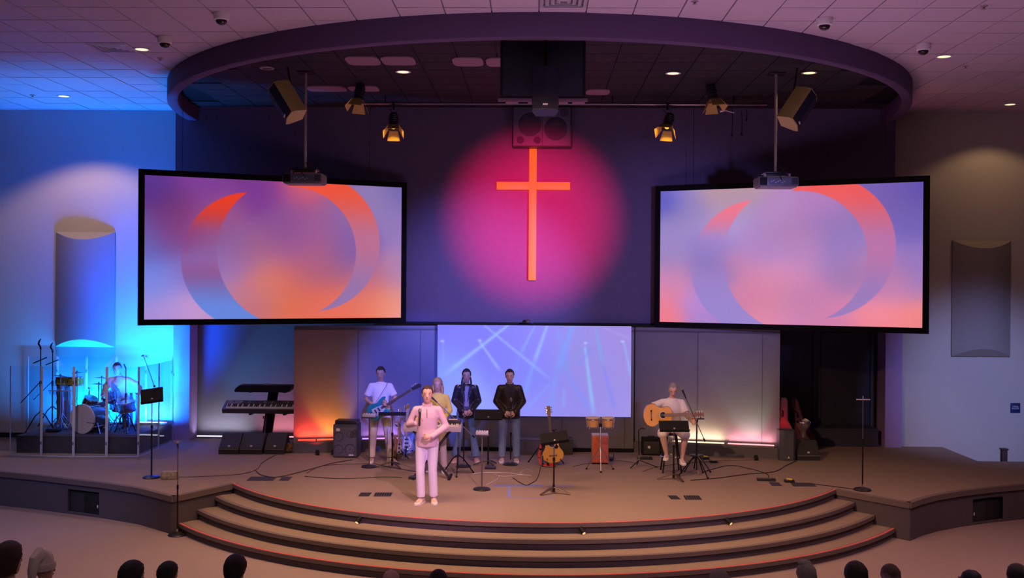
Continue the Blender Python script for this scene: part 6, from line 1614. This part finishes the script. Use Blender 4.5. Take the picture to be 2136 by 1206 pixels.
nb = ['leftmost rear clear acrylic panel behind the drums', 'second rear clear acrylic panel from the left behind the drums', 'third rear clear acrylic panel from the left behind the drums', 'fourth rear clear acrylic panel, behind the drummer', 'rightmost rear clear acrylic panel behind the drums']
for k in range(5): shield((bk_[k].x, bk_[k].y), (bk_[k + 1].x, bk_[k + 1].y), nb[k], h=1.70)

# ------------------------------------------------------------------ light bars, footlights and floor fittings
def bar(loc, rz, L, color, strength, label, watt=0.0):
    t = thing('light_bar', label, 'light bar', loc, rz)
    MB().box((0, 0, .018), (L, .06, .036), bev=.005).build('housing', mat('bar_housing', (.25, .22, .22), .5), t)
    m_ = mat('bar_%d_%d_%d' % tuple(int(c * 99) for c in color), color, .5, emit=color, strength=strength)
    MB().box((0, -.008, .045), (L * .98, .04, .022), bev=.006).build('lens_strip', m_, t)
    if watt:
        a = bpy.data.lights.new('bar_lamp', 'AREA'); a.shape = 'RECTANGLE'; a.size = L * .95; a.size_y = .03; a.color = color; a.energy = watt; a.spread = rad(150)
        ao = bpy.data.objects.new('bar_lamp', a); COL.objects.link(ao); ao.parent = t; ao.location = (0, 0, .062); ao.rotation_euler = (rad(180 - 8), 0, 0)
    return t
a, b = PZ(413, 914), PZ(518, 913)
bar(((a.x + b.x) / 2, 21.86, S), 0, 1.08, (.80, .78, 1.0), 1.6, 'white glowing light bar on the floor of the left alcove', 5)
bar((PY(590, 913, 21.86).x, 21.86, S), 0, .9, (1.0, .30, .38), 1.6, 'pink glowing light bar on the alcove floor behind the monitors', 7)
def bar_on(M, u0, u1, color, st, lab, watt):
    c_ = M @ Vector(((u0 + u1) / 2, .07, .20)); d_ = M.to_3x3() @ Vector((1, 0, 0))
    return bar(c_, math.atan2(d_.y, d_.x), u1 - u0, color, st, lab, watt)
bar_on(ML, .08, .42, (1.0, .05, .02), 2.2, 'red glowing light bar on the left plinth, left end', 6)
bar_on(ML, .44, .80, (1.0, .08, .03), 2.2, 'red glowing light bar on the left plinth, next to the bass amplifier', 6)
bar_on(ML, 1.30, 2.15, (.62, .28, 1.0), 1.3, 'violet glowing light bar on the left plinth behind the bassist', 3)
bar_on(MR, .75, 1.75, (1.0, .72, .42), 1.8, 'cream glowing light bar on the right plinth behind the stool', 9)
bar_on(MR, 1.80, 2.68, (1.0, .38, .42), 1.5, 'pink glowing light bar at the right end of the right plinth', 7)
c = PY(330, 905, 21.5)
bar((PY(318, 905, 21.45).x, 21.45, ZD - .008), 0, .62, (1.0, .25, .22), 1.2, 'red glowing light bar on the drum platform behind the shield', 3)
# glows of the light bars on the panels, made by added floor spots
def panel_glow_spot(M, u, out, target_u, target_z, color, watt, deg, lab, blend=.6):
    p = M @ Vector((u, -out, .06)); q = M @ Vector((target_u, .16, target_z))
    t = thing('floor_spot', lab, 'stage light', p)
    dq = (q - p).normalized(); Q = dq.to_track_quat('Z', 'Y').to_matrix().to_4x4()
    MB().lathe([(0, -.05), (.03, -.05), (.035, .03), (.032, .035), (0, .03)], n=14, M=Q).build('can', M_BLACK, t, angle=30)
    MB().tube([(-.045, 0, .01), (-.045, 0, -.05), (.045, 0, -.05), (.045, 0, .01)], .006, 6).build('yoke', M_BLACKM, t)
    l = spot(p + dq * .045, q, color, watt, deg, blend, .03, 'floor_spot_lamp')
panel_glow_spot(ML, .75, .30, .72, .85, (1.0, .50, .03), 42, 70, 'added floor spot throwing yellow light on the left panel')
panel_glow_spot(ML, .45, .30, .40, .80, (1.0, .03, .01), 16, 100, 'added floor spot throwing red light on the left panel')
panel_glow_spot(MR, 2.35, .30, 2.20, .85, (.62, 1.0, .72), 24, 62, 'added floor spot throwing pale green light on the right panel')
p = PY(1634, 955, 20.62); p.z = S + .06
t = thing('floor_spot', 'small red floor spot behind the right end of the panel wall', 'stage light', p)
MB().lathe([(0, -.05), (.035, -.05), (.038, .03), (0, .03)], n=14).build('can', M_BLACK, t, angle=30)
spot(p + Vector((0, 0, .04)), p + Vector((.12, .25, .9)), (1.0, 0.01, 0.03), 90, 110, 1.0, .03, 'floor_spot_lamp')
def foot_light(px, py, aim, lab):
    d = Vector((PZ(px, py, S - .09).x - ACEN.x, PZ(px, py, S - .09).y - ACEN.y, 0)).normalized()
    p = Vector((ACEN.x, ACEN.y, 0)) + d * (AR + .045); p.z = S - .09
    t = thing('step_light', lab, 'step light', p)
    Q = (Vector((aim, -.8, -.8))).normalized().to_track_quat('-Z', 'Y').to_matrix().to_4x4()
    MB().lathe([(.012, .05), (.028, .045), (.032, .0), (.032, -.05), (.028, -.055), (.0, -.05)], n=14, M=Q).build('can', M_BLACK, t, angle=30)
    MB().lathe([(0, -.053), (.024, -.053), (.024, -.058), (0, -.06)], n=12, M=Q).build('lens', mat('lens_warm', (.9, .7, .4), .3, emit=(1, .65, .3), strength=.9), t)
    MB().box(-d * .03, (.03, .03, .03), bev=.004).build('bracket', M_BLACKM, t)
foot_light(749, 1084, -.5, 'small black step light under the stage edge at left')
foot_light(1215, 1108, .6, 'small black step light under the stage edge in the middle')
foot_light(1528, 1090, .8, 'small black step light under the stage edge at right')
def floor_quad(name, pts, material, z=.004, label=None, cat=None, grate=False, group=None):
    P = [PZ(x, y, S) for x, y in pts]
    t = thing(name, label, cat, (sum(p.x for p in P) / 4, sum(p.y for p in P) / 4, S), group=group)
    P = [p - t.location for p in P]
    vs = [(p.x, p.y, 0.0) for p in P] + [(p.x, p.y, z) for p in P]
    MB().add(vs, [(4, 5, 6, 7), (0, 1, 5, 4), (1, 2, 6, 5), (2, 3, 7, 6), (3, 0, 4, 7), (3, 2, 1, 0)]).build('plate', material, t, smooth=False)
    if grate:
        a, b, c_, d_ = P
        for k in range(grate):
            f0 = (k + .25) / grate; f1 = (k + .75) / grate
            q = [a.lerp(b, f0), a.lerp(b, f1), d_.lerp(c_, f1), d_.lerp(c_, f0)]
            m_ = sum(q, Vector()) / 4
            q = [m_ + (v - m_) * .8 for v in q]
            MB().add([(v.x, v.y, z) for v in q] + [(v.x, v.y, z + .004) for v in q], [(4, 5, 6, 7), (0, 1, 5, 4), (1, 2, 6, 5), (2, 3, 7, 6), (3, 0, 4, 7)]).build('slot', M_BLACK, t, smooth=False)
    return t
M_PLATE = mat('floor_plate', (.045, .04, .045), .6)
floor_quad('floor_plate', ((523, 995), (578, 995), (569, 1003), (514, 1003)), M_PLATE, label='long black plate in the stage floor at left', cat='floor plate')
floor_quad('floor_plate', ((588, 995), (610, 995), (602, 1003), (582, 1003)), M_PLATE, label='short black plate in the stage floor at left', cat='floor plate')
floor_quad('floor_grille', ((753, 1028), (776, 1028), (769, 1036), (747, 1036)), M_PLATE, label='small black floor grille left of the man in pink, left one', cat='floor grille', grate=5)
floor_quad('floor_grille', ((783, 1028), (819, 1028), (815, 1036), (779, 1036)), M_PLATE, label='wider black floor grille left of the man in pink, right one', cat='floor grille', grate=7)
floor_quad('floor_grille', ((1392, 1034), (1411, 1034), (1420, 1042), (1400, 1042)), M_PLATE, label='small black floor grille below the right music stand, left one', cat='floor grille', grate=4)
floor_quad('floor_grille', ((1425, 1034), (1457, 1034), (1465, 1043), (1430, 1043)), M_PLATE, label='wider black floor grille below the right music stand, right one', cat='floor grille', grate=7)
floor_quad('floor_plate', ((1603, 1006), (1624, 1007), (1632, 1014), (1610, 1014)), M_PLATE, label='short black plate in the stage floor at right', cat='floor plate')
floor_quad('floor_plate', ((1648, 1007), (1694, 1008), (1704, 1015), (1655, 1015)), M_PLATE, label='long black plate in the stage floor at right', cat='floor plate')
M_TAPE = mat('blue_tape', (.16, .19, .42), .6)
floor_quad('floor_tape', ((1030, 1012), (1132, 1011.5), (1132, 1014.5), (1028, 1015)), M_TAPE, .002, 'long blue tape strip on the stage floor, left half', 'tape')
floor_quad('floor_tape', ((1140, 1011.5), (1197, 1012), (1197, 1015.5), (1140, 1014.5)), mat('tape_faded', (.24, .19, .27), .7), .002, 'faded tape strip running to the front music stand', 'tape')
floor_quad('floor_tape', ((1059, 1015.5), (1065, 1015.5), (1065, 1038), (1058, 1038)), mat('tape_bright', (.20, .24, .50), .6), .0025, 'short upright blue tape strip on the stage floor', 'tape')
floor_quad('floor_tape', ((1066, 1037), (1156, 1038), (1156, 1041), (1066, 1039)), mat('tape_faded'), .002, 'faded lower tape strip on the stage floor', 'tape')
M_CAB2 = mat('black_cable', (.02, .018, .018), .5); M_CABW = mat('white_cable_pvc', (.55, .48, .50), .5)
def cable(pts, label, m=M_CAB2, r=.007, z=None):
    P = [PZ(x, y, S) + Vector((0, 0, r + .001)) for x, y in pts]
    # smooth it
    Q = []
    for i in range(len(P) - 1):
        p0, p1, p2, p3 = P[max(i - 1, 0)], P[i], P[i + 1], P[min(i + 2, len(P) - 1)]
        for k in range(5):
            u = k / 5; Q.append(.5 * ((2 * p1) + (-p0 + p2) * u + (2 * p0 - 5 * p1 + 4 * p2 - p3) * u * u + (-p0 + 3 * p1 - 3 * p2 + p3) * u ** 3))
    Q.append(P[-1])
    tag(MB().tube(Q, r, 6).build('floor_cable', m), label, 'cable')
cable(((372, 996), (420, 995), (500, 990), (535, 980), (548, 965), (575, 950)), 'thin black cable running from the left monitors towards the patterned block', r=.005)
cable(((533, 982), (545, 992), (580, 996), (640, 982), (690, 968), (735, 960)), 'black cable running from the left floor plates to the bass amplifier')
cable(((640, 988), (665, 975), (700, 970), (770, 968)), 'black cable looping behind the first left cable', r=.005)
cable(((636, 995), (700, 999), (760, 998), (800, 996), (838, 997)), 'black cable lying left of the man in pink')
cable(((770, 905 + 60), (810, 975), (870, 985), (900, 988)), 'thin cable beside the bassist shoes', r=.005)
cable(((985, 990), (1010, 987), (1060, 988), (1108, 994)), 'upper white cable on the stage floor in the middle', M_CABW)
cable(((1015, 1013), (1034, 1003), (1041, 995), (1030, 990), (1050, 995), (1085, 992), (1108, 993)), 'looped white cable leading to the round based mixer stand', M_CABW)
cable(((1086, 992), (1088, 984), (1100, 980), (1111, 985)), 'small loop of white cable left of the acoustic guitar', M_CABW, .005)
cable(((1128, 975), (1120, 1000), (1108, 1009), (1095, 1013), (1070, 998)), 'black cable curving down left of the front music stand')
cable(((1195, 974), (1225, 968), (1290, 962), (1330, 968)), 'thin black cable behind the box drum', r=.004)
cable(((1468, 985), (1520, 972), (1560, 978), (1600, 990), (1603, 1003), (1618, 1005)), 'black cable from the boom stand to the right floor plates')
cable(((1440, 1003), (1500, 998), (1560, 990), (1615, 985), (1640, 972), (1662, 962)), 'black cable from the right speaker towards the stool')
cable(((1693, 1010), (1740, 1016), (1785, 1022)), 'black cable running to the lone right microphone stand')
cable(((1570, 960), (1500, 962), (1420, 968), (1370, 975), (1340, 985)), 'thin cable along the right plinth', r=.004)
for px, py, w_, m_, lab in ((1598, 1003, .30, M_SATIN, 'low black pedal box beside the right floor plates'), (1646, 1006, .16, M_SATIN, 'black pedal under the yellow tag at right'), (1470, 958, .16, M_SATIN, 'dark pedal with yellow top right of the boom stand'), (1488, 965, .14, M_SATIN, 'second dark pedal right of the boom stand'), (1345, 958, .28, M_SATIN, 'black pedal board behind the empty guitar stand'), (860, 999, .12, M_SATIN, 'black foot pedal left of the man in pink'), (1023, 978, .2, M_SATIN, 'black effects unit at the foot of the middle music stand')):
    c = PZ(px, py)
    t = thing('pedal', lab, 'pedal', c); MB().box((0, 0, .022), (w_, .12, .04), bev=.008).build('case', m_, t)
    for k in range(2): MB().cyl((w_ * (k - .5) * .5, -.02, .04), (w_ * (k - .5) * .5, -.02, .052), .012, 8).build('switch', M_CHROME, t)
    if 'yellow' in lab: MB().box((.01, .0, .052), (.10, .05, .018), M=Matrix.Rotation(-.5, 4, 'Z'), bev=.003).build('yellow_tag', mat('tag_yellow', (.85, .65, .05), .5), t)
# loudspeakers in the openings of the stage front
for (a, b, d, nrm), lab, up in ((LV, 'loudspeaker inside the opening of the left stage front', 1), (RV, 'loudspeaker inside the opening of the right stage front', 0)):
    c = a.lerp(b, .5) + nrm * .22; rz = math.atan2(d.y, d.x)
    t = thing('subwoofer', lab, 'loudspeaker', (c.x, c.y, 0.0), rz)
    W = (b - a).length * .94
    MB().box((0, 0, .19), (W, .36, .37), bev=.008).build('cabinet', mat('sub_black', (.03, .03, .035), .5), t)
    MB().box((W * .24, -.183, .19), (W * .48, .01, .32), bev=.004).build('grille', mat('sub_grille', (.014, .015, .022), .6, bump=(200, .3)), t)
    MB().box((-W * .26, -.183, .19), (W * .46, .01, .34), bev=.004).build('side_cover', mat('sub_cover', (.03, .035, .045), .5), t)
    MB().ell((W * .44 if up else -W * .44, -.195, .17), (.015, .008, .03), 8, 6).build('handle', M_WHITE, t)
c = PZ(2106, 961)
t = thing('stair_rail_post', 'short dark post top behind the right stage edge', 'post', (c.x, 20.3, 0)); MB().box((0, 0, S + .02), (.10, .10, .30), bev=.01).box((0, 0, .22), (.08, .08, .44)).build('post', mat('post_brown', (.06, .035, .035), .6), t); MB().box((0, 0, S + .18), (.13, .13, .03), bev=.008).build('cap', mat('post_brown'), t)
